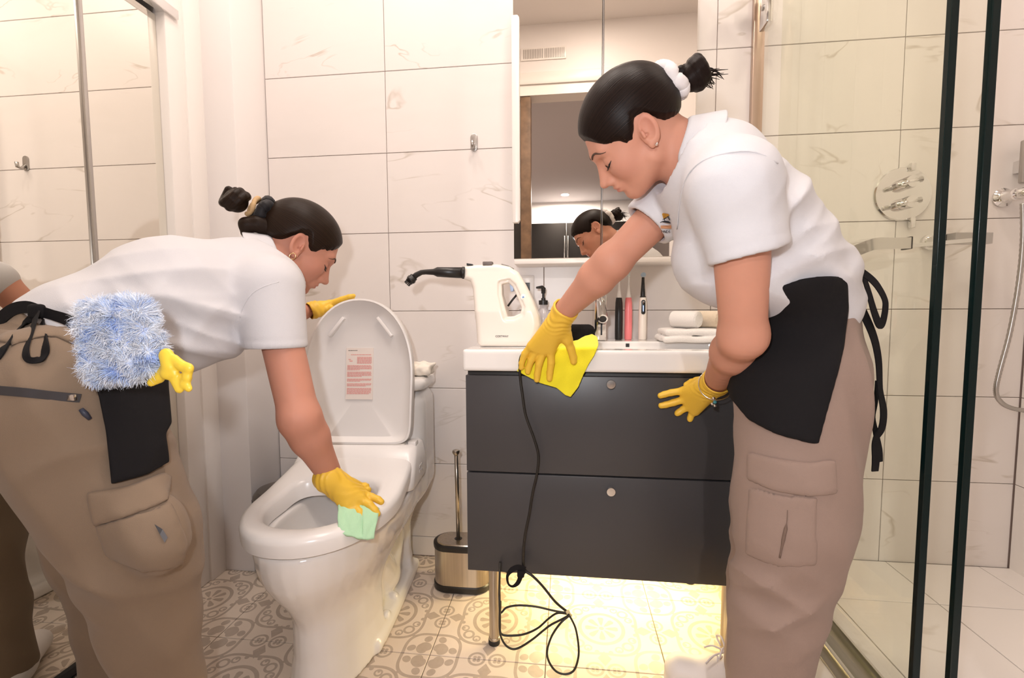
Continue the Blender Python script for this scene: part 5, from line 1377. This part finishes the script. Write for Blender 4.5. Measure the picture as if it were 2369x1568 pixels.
def tieL(pix, wd, off=.004, Ys=None):
    P = []
    for k, (u, v) in enumerate(pix):
        y = Ys[k] if Ys and Ys[k] else None
        P.append(at(u, v, y) if y else onto(ltF, ltD, u, v, off))
    keep(ribbon('apron_tie', P, wd, tuple(-FW), .0024, PM['apron'], None, 5), wl)
ky = onto(ltF, ltD, 88, 752, .01)[1]
tieL([(84, 718), (120, 728), (160, 742), (196, 768), (212, 810), (222, 850)], [.020, .018, .020, .034, .040, .040], Ys=[ky, ky, ky-.005, ky-.01, ky-.012, ky-.01])
tieL([(84, 716), (60, 710), (30, 716), (0, 738), (-40, 775)], [.020, .022, .022, .022, .022], Ys=[ky]*5)
tieL([(86, 722), (72, 770), (60, 808), (64, 830), (84, 833), (103, 822), (104, 790), (96, 745), (90, 722)], [.020, .016, .012, .010, .010, .011, .014, .016, .018], .006, Ys=[ky, None, None, None, None, None, None, None, ky])
tieL([(82, 726), (55, 752), (20, 790), (-10, 830)], [.012, .012, .012, .012], .006, Ys=[ky, ky-.005, None, None])
keep(box('knot', (at(88, 720, ky)[0]-.013, ky-.010, at(88, 720, ky)[2]-.013), (at(88, 720, ky)[0]+.013, ky+.006, at(88, 720, ky)[2]+.013), PM['apron'], bev=.006, seg=3), wl)
# gloves
P_ = lambda u, v, y: at(u, v, y)
kn = [P_(822, 1158, 1.080), P_(838, 1148, 1.092), P_(842, 1138, 1.112), P_(838, 1126, 1.130)]
o = glove('rubber_glove', wl, PM['glove'],
    [(lwn, kn[i], .027, .0155) for i in range(4)] + [(P_(780, 1130, 1.08), P_(806, 1162, 1.07), .02, .013)],
    [([P_(822, 1160, 1.080), P_(838, 1182, 1.070), P_(850, 1202, 1.064)], .0118, .0090),
     ([P_(838, 1150, 1.092), P_(860, 1163, 1.088), P_(872, 1176, 1.086), P_(878, 1184, 1.085)], .0108, .0084),
     ([P_(842, 1140, 1.112), P_(864, 1145, 1.110), P_(880, 1152, 1.108), P_(887, 1157, 1.107)], .0100, .0080),
     ([P_(838, 1127, 1.130), P_(851, 1122, 1.132), P_(857, 1130, 1.130)], .0095, .0080),
     ([P_(798, 1158, 1.070), P_(818, 1176, 1.068), P_(826, 1184, 1.068)], .0105, .0085)],
    (lwn, P_(762, 1096, 1.083), .0300, .0345))
o.data.transform(Matrix.Translation(Vector(-FW*.020+UP*.003)))
o['label'] = 'yellow rubber glove wiping the seat'
kn = [P_(762, 702, 1.505), P_(764, 706, 1.515), P_(764, 710, 1.525), P_(760, 715, 1.532)]
o = glove('rubber_glove', wl, PM['glove'],
    [(P_(728, 716, 1.478), kn[i], .0225, .0125) for i in range(4)],
    [([P_(762, 702, 1.505), P_(790, 692, 1.512), P_(808, 686, 1.516), P_(818, 684, 1.520)], .0098, .0072),
     ([P_(764, 706, 1.515), P_(790, 696, 1.525), P_(808, 690, 1.532), P_(816, 690, 1.538)], .0098, .0076),
     ([P_(764, 710, 1.525), P_(786, 700, 1.537), P_(800, 696, 1.546)], .0094, .0076),
     ([P_(760, 715, 1.532), P_(776, 708, 1.544), P_(786, 706, 1.552)], .0086, .0072),
     ([P_(732, 722, 1.490), P_(752, 716, 1.488), P_(766, 710, 1.492)], .0105, .0082)],
    (P_(730, 716, 1.478), P_(714, 720, 1.462), .0255, .0300))
o['label'] = 'yellow rubber glove resting on the raised lid'
for nm, q in (('near', lna), ('far', lfa)):
    tx = np.array([q[0], q[1], 0.]); dr = unit((td[0], td[1], 0)); 
    F = Field(tx-.16+np.array([0, 0, .15]), tx+.24, .005); s_ = np.cross(dr, (0, 0, 1.))
    F.prim(cap(tx+dr*.13+np.array([0, 0, .036]), tx-dr*.03+np.array([0, 0, .045]), .034, .036, s_, 1.1), .02); F.prim(cap(tx+np.array([0, 0, .05]), tx+np.array([0, 0, .10]), .040), .03)
    X, Y, Z = F.full(); solid('sneaker', F, mat('white_leather', (.80, .75, .73), .5), wl, smax(F.d, .003-Z, .002), sm=1)

# fluffy duster tucked in the apron and a spare glove beside it
rr = random.Random(11)
dc = at(282, 790, .60)
dpix = lambda u, v: onto(apF, apD, u, v, .012)
cols_ = [mat('duster_white', (.80, .84, .92), .85), mat('duster_pale', (.60, .70, .90), .85), mat('duster_blue', (.38, .52, .88), .85)]
dz = thing('fluffy_duster', 'fluffy pale blue duster tucked into the apron of the bending woman', 'duster', dc)
ydus = .655
spine = [at(268, 740, ydus), at(280, 785, ydus), at(296, 828, ydus)]
keep(tube('handle', [at(262, 720, ydus+.012), at(285, 800, ydus+.012), at(298, 842, ydus+.012)], .006, MT['plastic'], None, 8), dz)
F = Field(np.min(spine, 0)-.085, np.max(spine, 0)+.085, .0024)
sx_ = unit(RR*1. + UP*.10); sz_ = unit(UP*1. - RR*.22); sz_ = unit(sz_-sx_*(sz_@sx_)); F.prim(rbox(spine[1], (.052, .026, .062), .024, np.stack([sx_, np.cross(sz_, sx_), sz_], 1)), .0)
X, Y, Z = F.full(); sd_ = unit(RR+UP*.2); ss = (X-spine[1][0])*sd_[0]+(Y-spine[1][1])*sd_[1]+(Z-spine[1][2])*sd_[2]
D = F.d + (.0050*np.sin(ss*95+2.2*np.sin(Z*70)+Z*20)*np.sin(Z*165+2*np.sin(ss*110))).astype(f32)
fm = mat('duster_fluff', (.62, .71, .90), .9, bump=.8, bscale=300, sheen=.4); nt = fm.node_tree; b_ = nt.nodes['Principled BSDF']
tc_ = nt.nodes.new('ShaderNodeTexCoord'); mp_ = nt.nodes.new('ShaderNodeMapping'); mp_.inputs['Scale'].default_value = (26, 26, 75); nz_ = nt.nodes.new('ShaderNodeTexNoise'); nz_.inputs['Scale'].default_value = 1.; nz_.inputs['Detail'].default_value = 5
nt.links.new(tc_.outputs['Object'], mp_.inputs[0]); nt.links.new(mp_.outputs[0], nz_.inputs['Vector'])
rp_ = nt.nodes.new('ShaderNodeValToRGB'); rp_.color_ramp.elements[0].position = .32; rp_.color_ramp.elements[0].color = (.36, .48, .86, 1); rp_.color_ramp.elements[1].position = .56; rp_.color_ramp.elements[1].color = (.74, .81, .93, 1)
nt.links.new(nz_.outputs['Fac'], rp_.inputs['Fac']); nt.links.new(rp_.outputs['Color'], b_.inputs['Base Color'])
core_ = solid('fluff', F, fm, dz, D, sm=1); core_['kind'] = 'stuff'
me_ = core_.data; nvx = len(me_.vertices); Vc = np.empty(nvx*3, f32); me_.vertices.foreach_get('co', Vc); Vc = Vc.reshape(-1, 3); Nc = np.empty(nvx*3, f32); me_.vertices.foreach_get('normal', Nc); Nc = Nc.reshape(-1, 3)
rg = np.random.default_rng(5); ns = 26000; pk = rg.integers(0, nvx, ns); p0 = Vc[pk] + rg.normal(0, .0012, (ns, 3)); n0 = Nc[pk]
clump = np.stack([np.sin(p0[:, 0]*210+p0[:, 2]*90), np.sin(p0[:, 1]*190+p0[:, 0]*80), np.sin(p0[:, 2]*230+p0[:, 0]*120)], 1)*.55
d0 = n0*.75 + clump + rg.normal(0, .28, (ns, 3)); d0 /= np.linalg.norm(d0, axis=1)[:, None]
d1 = d0 + clump*.8 + rg.normal(0, .35, (ns, 3)) - UP*.25; d1 /= np.linalg.norm(d1, axis=1)[:, None]
L_ = rg.uniform(.004, .0095, ns)[:, None]; sd0 = np.cross(d0, rg.normal(0, 1, (ns, 3))); sd0 /= np.linalg.norm(sd0, axis=1)[:, None]; wd = .00042
q1 = p0 + d0*L_; q2 = q1 + d1*L_
VV = np.stack([p0-sd0*wd, p0+sd0*wd, q1+sd0*wd*.9, q1-sd0*wd*.9, q2+sd0*wd*.35, q2-sd0*wd*.35], 1).reshape(-1, 3)
i0 = np.arange(ns)*6; QQ = np.concatenate([np.stack([i0, i0+1, i0+2, i0+3], 1), np.stack([i0+3, i0+2, i0+4, i0+5], 1)])
fo = mesh_np('fibres', VV, QQ, dz, None); fo['kind'] = 'stuff'
for m_ in cols_: fo.data.materials.append(m_)
blue = (np.sin(p0[:, 0]*75+2*np.sin(p0[:, 2]*60))*np.sin(p0[:, 2]*130+1.5*np.sin(p0[:, 0]*70)) + rg.normal(0, .35, ns))
mi_ = np.where(blue > .55, 2, np.where(blue > -.15, 1, 0)).astype(np.int32); fo.data.polygons.foreach_set('material_index', np.concatenate([mi_, mi_]))
gy = .660
F = Field(at(330, 920, gy)-np.array([.03, .05, .05]), at(455, 800, gy)+.05, .0022)
for pts, r0, r1 in (([(385, 822), (392, 850), (388, 862)], .0115, .0115), ([(386, 852), (366, 873), (350, 885)], .0105, .0065), ([(392, 832), (402, 866), (415, 899)], .0098, .0075), ([(402, 832), (420, 846), (436, 852)], .0090, .0080), ([(436, 852), (432, 874), (426, 890)], .0085, .0070), ([(424, 872), (430, 888), (436, 898)], .0070, .0062)):
    for a_, b_ in zip(pts, pts[1:]): F.prim(cap(at(*a_, gy), at(*b_, gy-.004), r0, r1, FW, .7), .0015)
o = solid('spare_glove', F, mat('yellow_glove_bright', (.85, .60, .05), .4), None, sm=1); tag(o, 'bright yellow rubber glove hanging out of the apron pocket', 'glove')
# ------------------------------------------------------------------ handheld steam cleaner on the basin edge
SY = 1.375
def px(poly, y=SY): return [(at(u, v, y)[0], at(u, v, y)[2]) for u, v in poly]
stm = thing('steam_cleaner', 'white handheld steam cleaner with black nozzle on the basin corner', 'steam cleaner', (at(1170, 800, SY)[0], SY, .8855))
z0 = .8862
body_o = px([(1074, 616), (1100, 613), (1150, 611), (1180, 616), (1200, 630), (1218, 660), (1236, 698), (1248, 730), (1251, 752), (1246, 775), (1236, 795), (1232, 803), (1117, 803), (1109, 790), (1106, 750), (1101, 705), (1096, 668), (1090, 652), (1075, 646)])
lowest = min(p[1] for p in body_o); body_o = [(x, max(z, z0) if z < z0+.012 else z) for x, z in body_o]
hole = px([(1163, 658), (1178, 655), (1188, 664), (1200, 690), (1209, 712), (1206, 724), (1192, 731), (1178, 732), (1172, 712), (1164, 682)])
xs_ = [p[0] for p in body_o]; F = Field((min(xs_)-.02, SY-.07, z0-.01), (max(xs_)+.02, SY+.07, 1.15), .0024)
qo = poly2d(body_o, F.c[0][:, None].astype(float), F.c[2][None, :].astype(float)).astype(f32)[:, None, :]
qh = poly2d(hole, F.c[0][:, None].astype(float), F.c[2][None, :].astype(float)).astype(f32)[:, None, :]
X, Y, Z = F.full(); wy = .046 - .030*np.clip((Z-.99)/.12, 0, 1)
ay_ = np.abs(Y-SY) - wy; rr_ = .017
D = np.sqrt(np.maximum(qo+rr_, 0)**2 + np.maximum(ay_+rr_, 0)**2) + np.minimum(np.maximum(qo, ay_)+rr_, 0) - rr_
D = smax(D, -(qh - .0), .012)
dish = np.sqrt(np.maximum(qh-.008, 0)**2 + np.minimum(ay_+.004, 0)**2)-.004 + 0*X
D = smax(D, -np.maximum(qh-.010, -(ay_+.006)), .006).astype(f32)
D = np.maximum(D, z0-Z)
F.d = D
so_ = solid('shell', F, MT['plastic2'], stm, sm=1)
keep(prism('base_rim', px([(1114, 800), (1236, 800), (1234, 803.5), (1116, 803.5)]), SY-.043, SY+.043, MT['plastic'], None, .001), stm)
nz = [at(u, v, SY) for u, v in ((1075, 631), (1012, 629), (1003, 629), (985, 629), (975, 630), (963, 636), (955, 643))]
keep(tube('nozzle', nz, [.0170, .0150, .0095, .0078, .0078, .0085, .0090], MT['black'], None, 18), stm)
keep(tube('nozzle_collar', [at(1077, 631, SY), at(1070, 631, SY)], .0185, MT['black'], None, 18), stm)
b0, b1 = at(958, 640, SY), at(946, 652, SY); bn_ = tube('brush_head', [b0, b0+(b1-b0)*.35, b0+(b1-b0)*.36, b0+(b1-b0)*.7, b0+(b1-b0)*.71, b1], [.0125, .0125, .0145, .0145, .012, .012], MT['black'], None, 14); keep(bn_, stm)
bm = bmesh.new(); dr = unit(b1-b0); t_ = unit(np.cross(dr, (0, 1., 0))); s_ = np.cross(dr, t_)
for a in np.linspace(0, 2*math.pi, 13)[:-1]:
    c = b1+(t_*math.cos(a)+s_*math.sin(a))*.0088; tube_bm(bm, [c, c+dr*.009], .0018, 5)
keep(from_bm('bristles', bm, None, MT['black']), stm)['kind'] = 'stuff'
p = at(1129, 609, SY); keep(box('top_button', (p[0]-.0145, SY-.012, p[2]-.006), (p[0]+.0145, SY+.012, p[2]+.0045), mat('grey_button_dark', (.16, .13, .12), .5), bev=.002), stm)
p = at(1088, 612, SY); keep(prism('lock_tab', [(p[0]-.010, p[2]+.004), (p[0]+.008, p[2]+.001), (p[0]+.008, p[2]-.004), (p[0]-.010, p[2]-.003)], SY-.006, SY+.006, MT['black']), stm)
keep(tube('top_seam', [at(u, v, SY-.004) for u, v in ((1160, 611), (1176, 615), (1189, 622))], .0012, MT['greyprint'], None, 6), stm)
keep(prism('trigger', px([(1180, 656), (1189, 660), (1189, 673), (1183, 675), (1181, 668)]), SY-.010, SY+.010, mat('blue_trigger', (.45, .58, .82), .4), None, .001), stm)
keep(tube('strap', [at(u, v, SY+.010) for u, v in ((1175, 708), (1186, 693), (1197, 680))], .0034, MT['black'], None, 6), stm)
p = at(1213, 688, SY); yy = SY - float(wy[0, 0, np.searchsorted(F.c[2], p[2])]) - .0002
keep(lathe('button', [(.0085, 0), (.0090, .002), (.0075, .0032)], (p[0], yy+.003, p[2]), MT['plastic'], None, 20, (0, -1, 0)), stm)
keep(lathe('button_icon', [(.0030, 0), (.0030, .0003)], (p[0], yy-.0003, p[2]), mat('blue_print', (.12, .28, .62), .5), None, 8, (0, -1, 0)), stm)
p = at(1206, 717, SY); keep(prism('warning_mark', [(p[0]-.0035, p[2]+.002), (p[0]+.0035, p[2]+.002), (p[0], p[2]-.003)], yy-.002, yy+.010, MT['greyprint']), stm)
p = at(1161, 778, SY-.047)
text('brand_lettering', 'COSTWAY', .0078, MT['black'], (p[0], SY-.0466, p[2]), (1, 0, 0), (0, 0, 1), stm, .0002, .0001)

# ------------------------------------------------------------------ its power cable with loops hanging to the floor
cb = thing('power_cable', 'black power cable hanging from the steam cleaner down the vanity front', 'cable', at(1300, 1555, 1.20)*np.array([1, 1, 0]))
CYY = 1.224
c1 = [at(1246, 778, 1.415), at(1240, 792, 1.36), at(1225, 806, 1.29), at(1212, 815, 1.243), at(1203, 832, 1.226)] + [at(u, v, 1.238) for u, v in ((1203, 870), (1208, 910), (1216, 960), (1234, 1010), (1245, 1050), (1243, 1090), (1232, 1140), (1224, 1190), (1214, 1240), (1210, 1290), (1214, 1318))] + [at(u, v, 1.235) for u, v in ((1232, 1332), (1255, 1355), (1285, 1392), (1314, 1416))]
keep(tube('cable', c1, .0036, MT['cable'], None, 8, sub=6), cb)
lp_ = [(1314, 1418), (1280, 1412), (1240, 1403), (1200, 1400), (1172, 1405), (1158, 1416), (1155, 1380), (1156, 1330), (1157, 1300), (1156, 1340), (1156, 1400), (1156, 1455), (1162, 1480), (1176, 1497), (1196, 1500), (1230, 1480), (1270, 1448), (1300, 1432), (1318, 1422)]
Ls = [1.236]*5 + [1.23]*3 + [1.255, 1.25, 1.22] + [1.216]*8
keep(tube('cable_loop', [at(u, v, y) for (u, v), y in zip(lp_, Ls)], .0029, MT['cable'], None, 8, sub=6), cb)
lp_ = [(1316, 1420), (1290, 1418), (1270, 1430), (1245, 1452), (1215, 1466), (1185, 1470), (1160, 1466), (1157, 1440), (1158, 1390)]
keep(tube('cable_loop', [at(u, v, 1.240) for u, v in lp_], .0029, MT['cable'], None, 8, sub=6), cb)
lp_ = [(1318, 1423), (1298, 1440), (1277, 1470), (1266, 1505), (1270, 1530), (1286, 1552), (1308, 1559), (1328, 1550), (1338, 1520), (1338, 1490), (1332, 1455), (1322, 1432), (1314, 1420)]
Ls = [1.22, 1.21, 1.205, 1.20, 1.198, 1.196, 1.195, 1.198, 1.20, 1.205, 1.21, 1.215, 1.22]
keep(tube('cable_loop', [at(u, v, y) for (u, v), y in zip(lp_, Ls)], .0029, MT['cable'], None, 8, sub=6), cb)
keep(tube('tie', [at(1312, 1412, 1.23), at(1316, 1420, 1.228), at(1321, 1426, 1.226)], .0055, mat('cream_tie', (.75, .62, .35), .6), None, 8), cb)
keep(ribbon('fabric_strap', [at(u, v, 1.228) for u, v in ((1216, 1316), (1200, 1312), (1184, 1318), (1174, 1332), (1176, 1350), (1186, 1356), (1198, 1348), (1206, 1330), (1214, 1320))], [.012, .014, .014, .008, .006, .006, .012, .014, .010], tuple(FW*.75+RR*.65), .0022, PM['apron'], None, 5), cb)
keep(box('strap_buckle', at(1205, 1325, 1.234)-.010, at(1205, 1325, 1.234)+.010, PM['apron'], bev=.004), cb)

# ------------------------------------------------------------------ cloths
def cloth(name, outline, zf, m, label, n=34, thick=.0035, seed=0, wr=.0016):
    """outline: closed pixel outline; zf(u, v) gives the depth Y of the cloth there"""
    us = [p[0] for p in outline]; vs = [p[1] for p in outline]; P = np.array(outline, float)
    nu = np.linspace(min(us)-2, max(us)+2, n); nv = np.linspace(min(vs)-2, max(vs)+2, n)
    bm = bmesh.new(); grid = {}
    U, V = np.meshgrid(nu, nv, indexing='ij'); D = poly2d(P, U, V)
    gx, gy = np.gradient(D, nu, nv)
    for i in range(n):
        for j in range(n):
            if D[i, j] < 6.5:
                u, v = U[i, j], V[i, j]
                if D[i, j] > 0: u -= gx[i, j]*D[i, j]; v -= gy[i, j]*D[i, j]
                w_ = wr*(math.sin(u*.16+seed+2*math.sin(v*.05))+.7*math.sin(v*.13+u*.07+seed*2))
                grid[i, j] = bm.verts.new(at(u, v, zf(u, v)+w_))
    for i in range(n-1):
        for j in range(n-1):
            k = [(i, j), (i+1, j), (i+1, j+1), (i, j+1)]
            if all(q in grid for q in k) and min(D[q] for q in k) < 0: bm.faces.new([grid[q] for q in k])
    for v_ in [v_ for v_ in bm.verts if not v_.link_faces]: bm.verts.remove(v_)
    bmesh.ops.remove_doubles(bm, verts=bm.verts, dist=.0002)
    bmesh.ops.recalc_face_normals(bm, faces=bm.faces)
    o = from_bm(name, bm, None, m, smooth=True)
    s = o.modifiers.new('thickness', 'SOLIDIFY'); s.thickness = thick; s.offset = 0
    s = o.modifiers.new('soft', 'SUBSURF'); s.levels = 1; s.render_levels = 1
    return tag(o, label, 'cloth')
def yz(u, v):                    # lies on the basin top, turns over its edge and hangs in front
    e = 806 - max(0, u-1300)*.02
    return 1.239 if v > e else 1.239 + (e-v)*.0052
cloth('cleaning_cloth', [(1196, 858), (1203, 845), (1208, 820), (1222, 800), (1260, 790), (1310, 790), (1335, 788), (1352, 778), (1370, 773), (1382, 780), (1385, 797), (1376, 820), (1362, 842), (1350, 866), (1338, 895), (1320, 918), (1308, 914), (1288, 897), (1250, 886), (1215, 868)], yz, cloth_mat('yellow_microfibre', (.83, .72, .03), .95, .4, 500, .2), 'yellow microfibre cloth under the glove on the basin edge', 44, .0035, .4, .0012)
def yg(u, v):
    top = 1188 - (u-790)*.16      # lies on the seat, then hangs over its outer side
    return 1.075 if v < top else 1.066 - .0*(v-top)
def seat_cloth():
    us = np.linspace(0, 1, 30); vs = np.linspace(0, 1, 26); bm = bmesh.new(); g = {}
    # corners on the seat ring: inner edge, outer rim, hanging hem
    top = [at(u, v, y) for u, v, y in ((787, 1168, 1.050), (812, 1160, 1.068), (845, 1158, 1.085), (880, 1178, 1.088))]
    rim = [at(u, v, y) for u, v, y in ((786, 1205, 1.026), (812, 1205, 1.034), (845, 1200, 1.046), (878, 1196, 1.060))]
    hem = [at(u, v, y) for u, v, y in ((788, 1232, 1.006), (815, 1240, 1.010), (845, 1248, 1.018), (868, 1246, 1.032))]
    def crv(c, f):
        f = f*3; i = min(int(f), 2); return c[i]*(1-f+i)+c[i+1]*(f-i)
    for i, a in enumerate(us):
        for j, b in enumerate(vs):
            t, r, h = crv(top, a), crv(rim, a), crv(hem, a)
            p = t*(1-b)**2 + r*2*b*(1-b) + h*b*b
            cr = .006*math.exp(-((a-.62)/.035)**2)*math.sin(b*3) + .0022*math.sin(a*21+3*b)*math.sin(b*9+1)
            g[i, j] = bm.verts.new(p - FW*(.013-cr*1.3) + UP*.005)
    for i in range(29):
        for j in range(25): bm.faces.new((g[i, j], g[i+1, j], g[i+1, j+1], g[i, j+1]))
    bmesh.ops.recalc_face_normals(bm, faces=bm.faces)
    o = from_bm('cleaning_cloth', bm, None, cloth_mat('mint_microfibre', (.46, .72, .47), .95, .4, 500, .2), smooth=True)
    s = o.modifiers.new('thickness', 'SOLIDIFY'); s.thickness = .006; s.offset = 0
    return tag(o, 'mint green cloth under the glove on the toilet seat', 'cloth')
seat_cloth()

# ------------------------------------------------------------------ towels
tw = cloth_mat('white_terry', (.82, .78, .74), .95, .8, 420, .3); tk = cloth_mat('black_terry', (.010, .009, .009), .95, .8, 420, 0.)
def rolled(name, a, b, r, m, label, spiral=True):
    a, b = A3(a), A3(b); F = Field(np.minimum(a, b)-r-.012, np.maximum(a, b)+r+.012, .0028); ax = unit(b-a)
    F.prim(cap(a, b, r), 0); X, Y, Z = F.full(); t = (X-a[0])*ax[0]+(Y-a[1])*ax[1]+(Z-a[2])*ax[2]; L = np.linalg.norm(b-a)
    D = smax(F.d, np.maximum(-t, t-L).astype(f32), .008)
    u = unit(np.cross(ax, (0, 0, 1.))); w_ = np.cross(ax, u)
    xu = (X-a[0])*u[0]+(Y-a[1])*u[1]+(Z-a[2])*u[2]; xw = (X-a[0])*w_[0]+(Y-a[1])*w_[1]+(Z-a[2])*w_[2]
    ra = np.hypot(xu, xw); an = np.arctan2(xw, xu)
    ph = ra/(r*.30)*2*math.pi - an
    D = D + (.0030*(np.cos(ph) > .72)*np.exp(-(np.minimum(np.abs(t), np.abs(t-L))/.006)**2) + .0022*np.exp(-((an-1.2)/.06)**2)).astype(f32)
    F.d = D; return tag(solid(name, F, m, None, sm=1), label, 'towel', 'towels on the basin top')
F = Field(at(1585, 790, 1.60)-np.array([.13, .12, .01]), at(1585, 790, 1.60)+np.array([.15, .10, .09]), .003)
tc = at(1592, 785, 1.60); tz = .8862
F.prim(rbox((tc[0]+.01, 1.59, tz+.011), (.108, .075, .0105), .009), .0); F.prim(rbox((tc[0]+.012, 1.59, tz+.032), (.104, .072, .0105), .009), .003)
X, Y, Z = F.full(); F.d = np.maximum(F.d + (.0018*np.sin(X*60+2*np.sin(Y*50))*np.sin(Z*90+Y*40)).astype(f32), tz-Z)
tag(solid('folded_towel', F, tw, None, sm=1), 'folded white towel lying flat under the rolled ones', 'towel', 'towels on the basin top')
tz2 = tz+.0435
rolled('rolled_towel', (tc[0]-.045, 1.635, tz2+.029), (tc[0]+.025, 1.565, tz2+.029), .028, tw, 'rolled white towel with its spiral end towards the camera')
rolled('rolled_towel', (tc[0]+.03, 1.66, tz2+.029), (tc[0]+.10, 1.585, tz2+.029), .028, mat('cream_terry', (.82, .70, .55), .95, bump=.8, bscale=420), 'cream rolled towel beside the white roll')
a, b = at(1316, 770, 1.50), at(1368, 768, 1.52)
F = Field(np.array([a[0]-.02, 1.44, .88]), np.array([b[0]+.02, 1.60, .97]), .0026)
cz = .8862; F.prim(rbox(((a[0]+b[0])/2, 1.50, cz+.030), ((b[0]-a[0])/2+.010, .035, .0295), .022), 0)
X, Y, Z = F.full(); F.d = F.d + (.0012*np.sin(X*900)*np.sin(Y*800)*np.sin(Z*900)).astype(f32)
tag(solid('black_towel', F, tk, None, sm=0), 'small black fuzzy towel roll beside the faucet', 'towel')
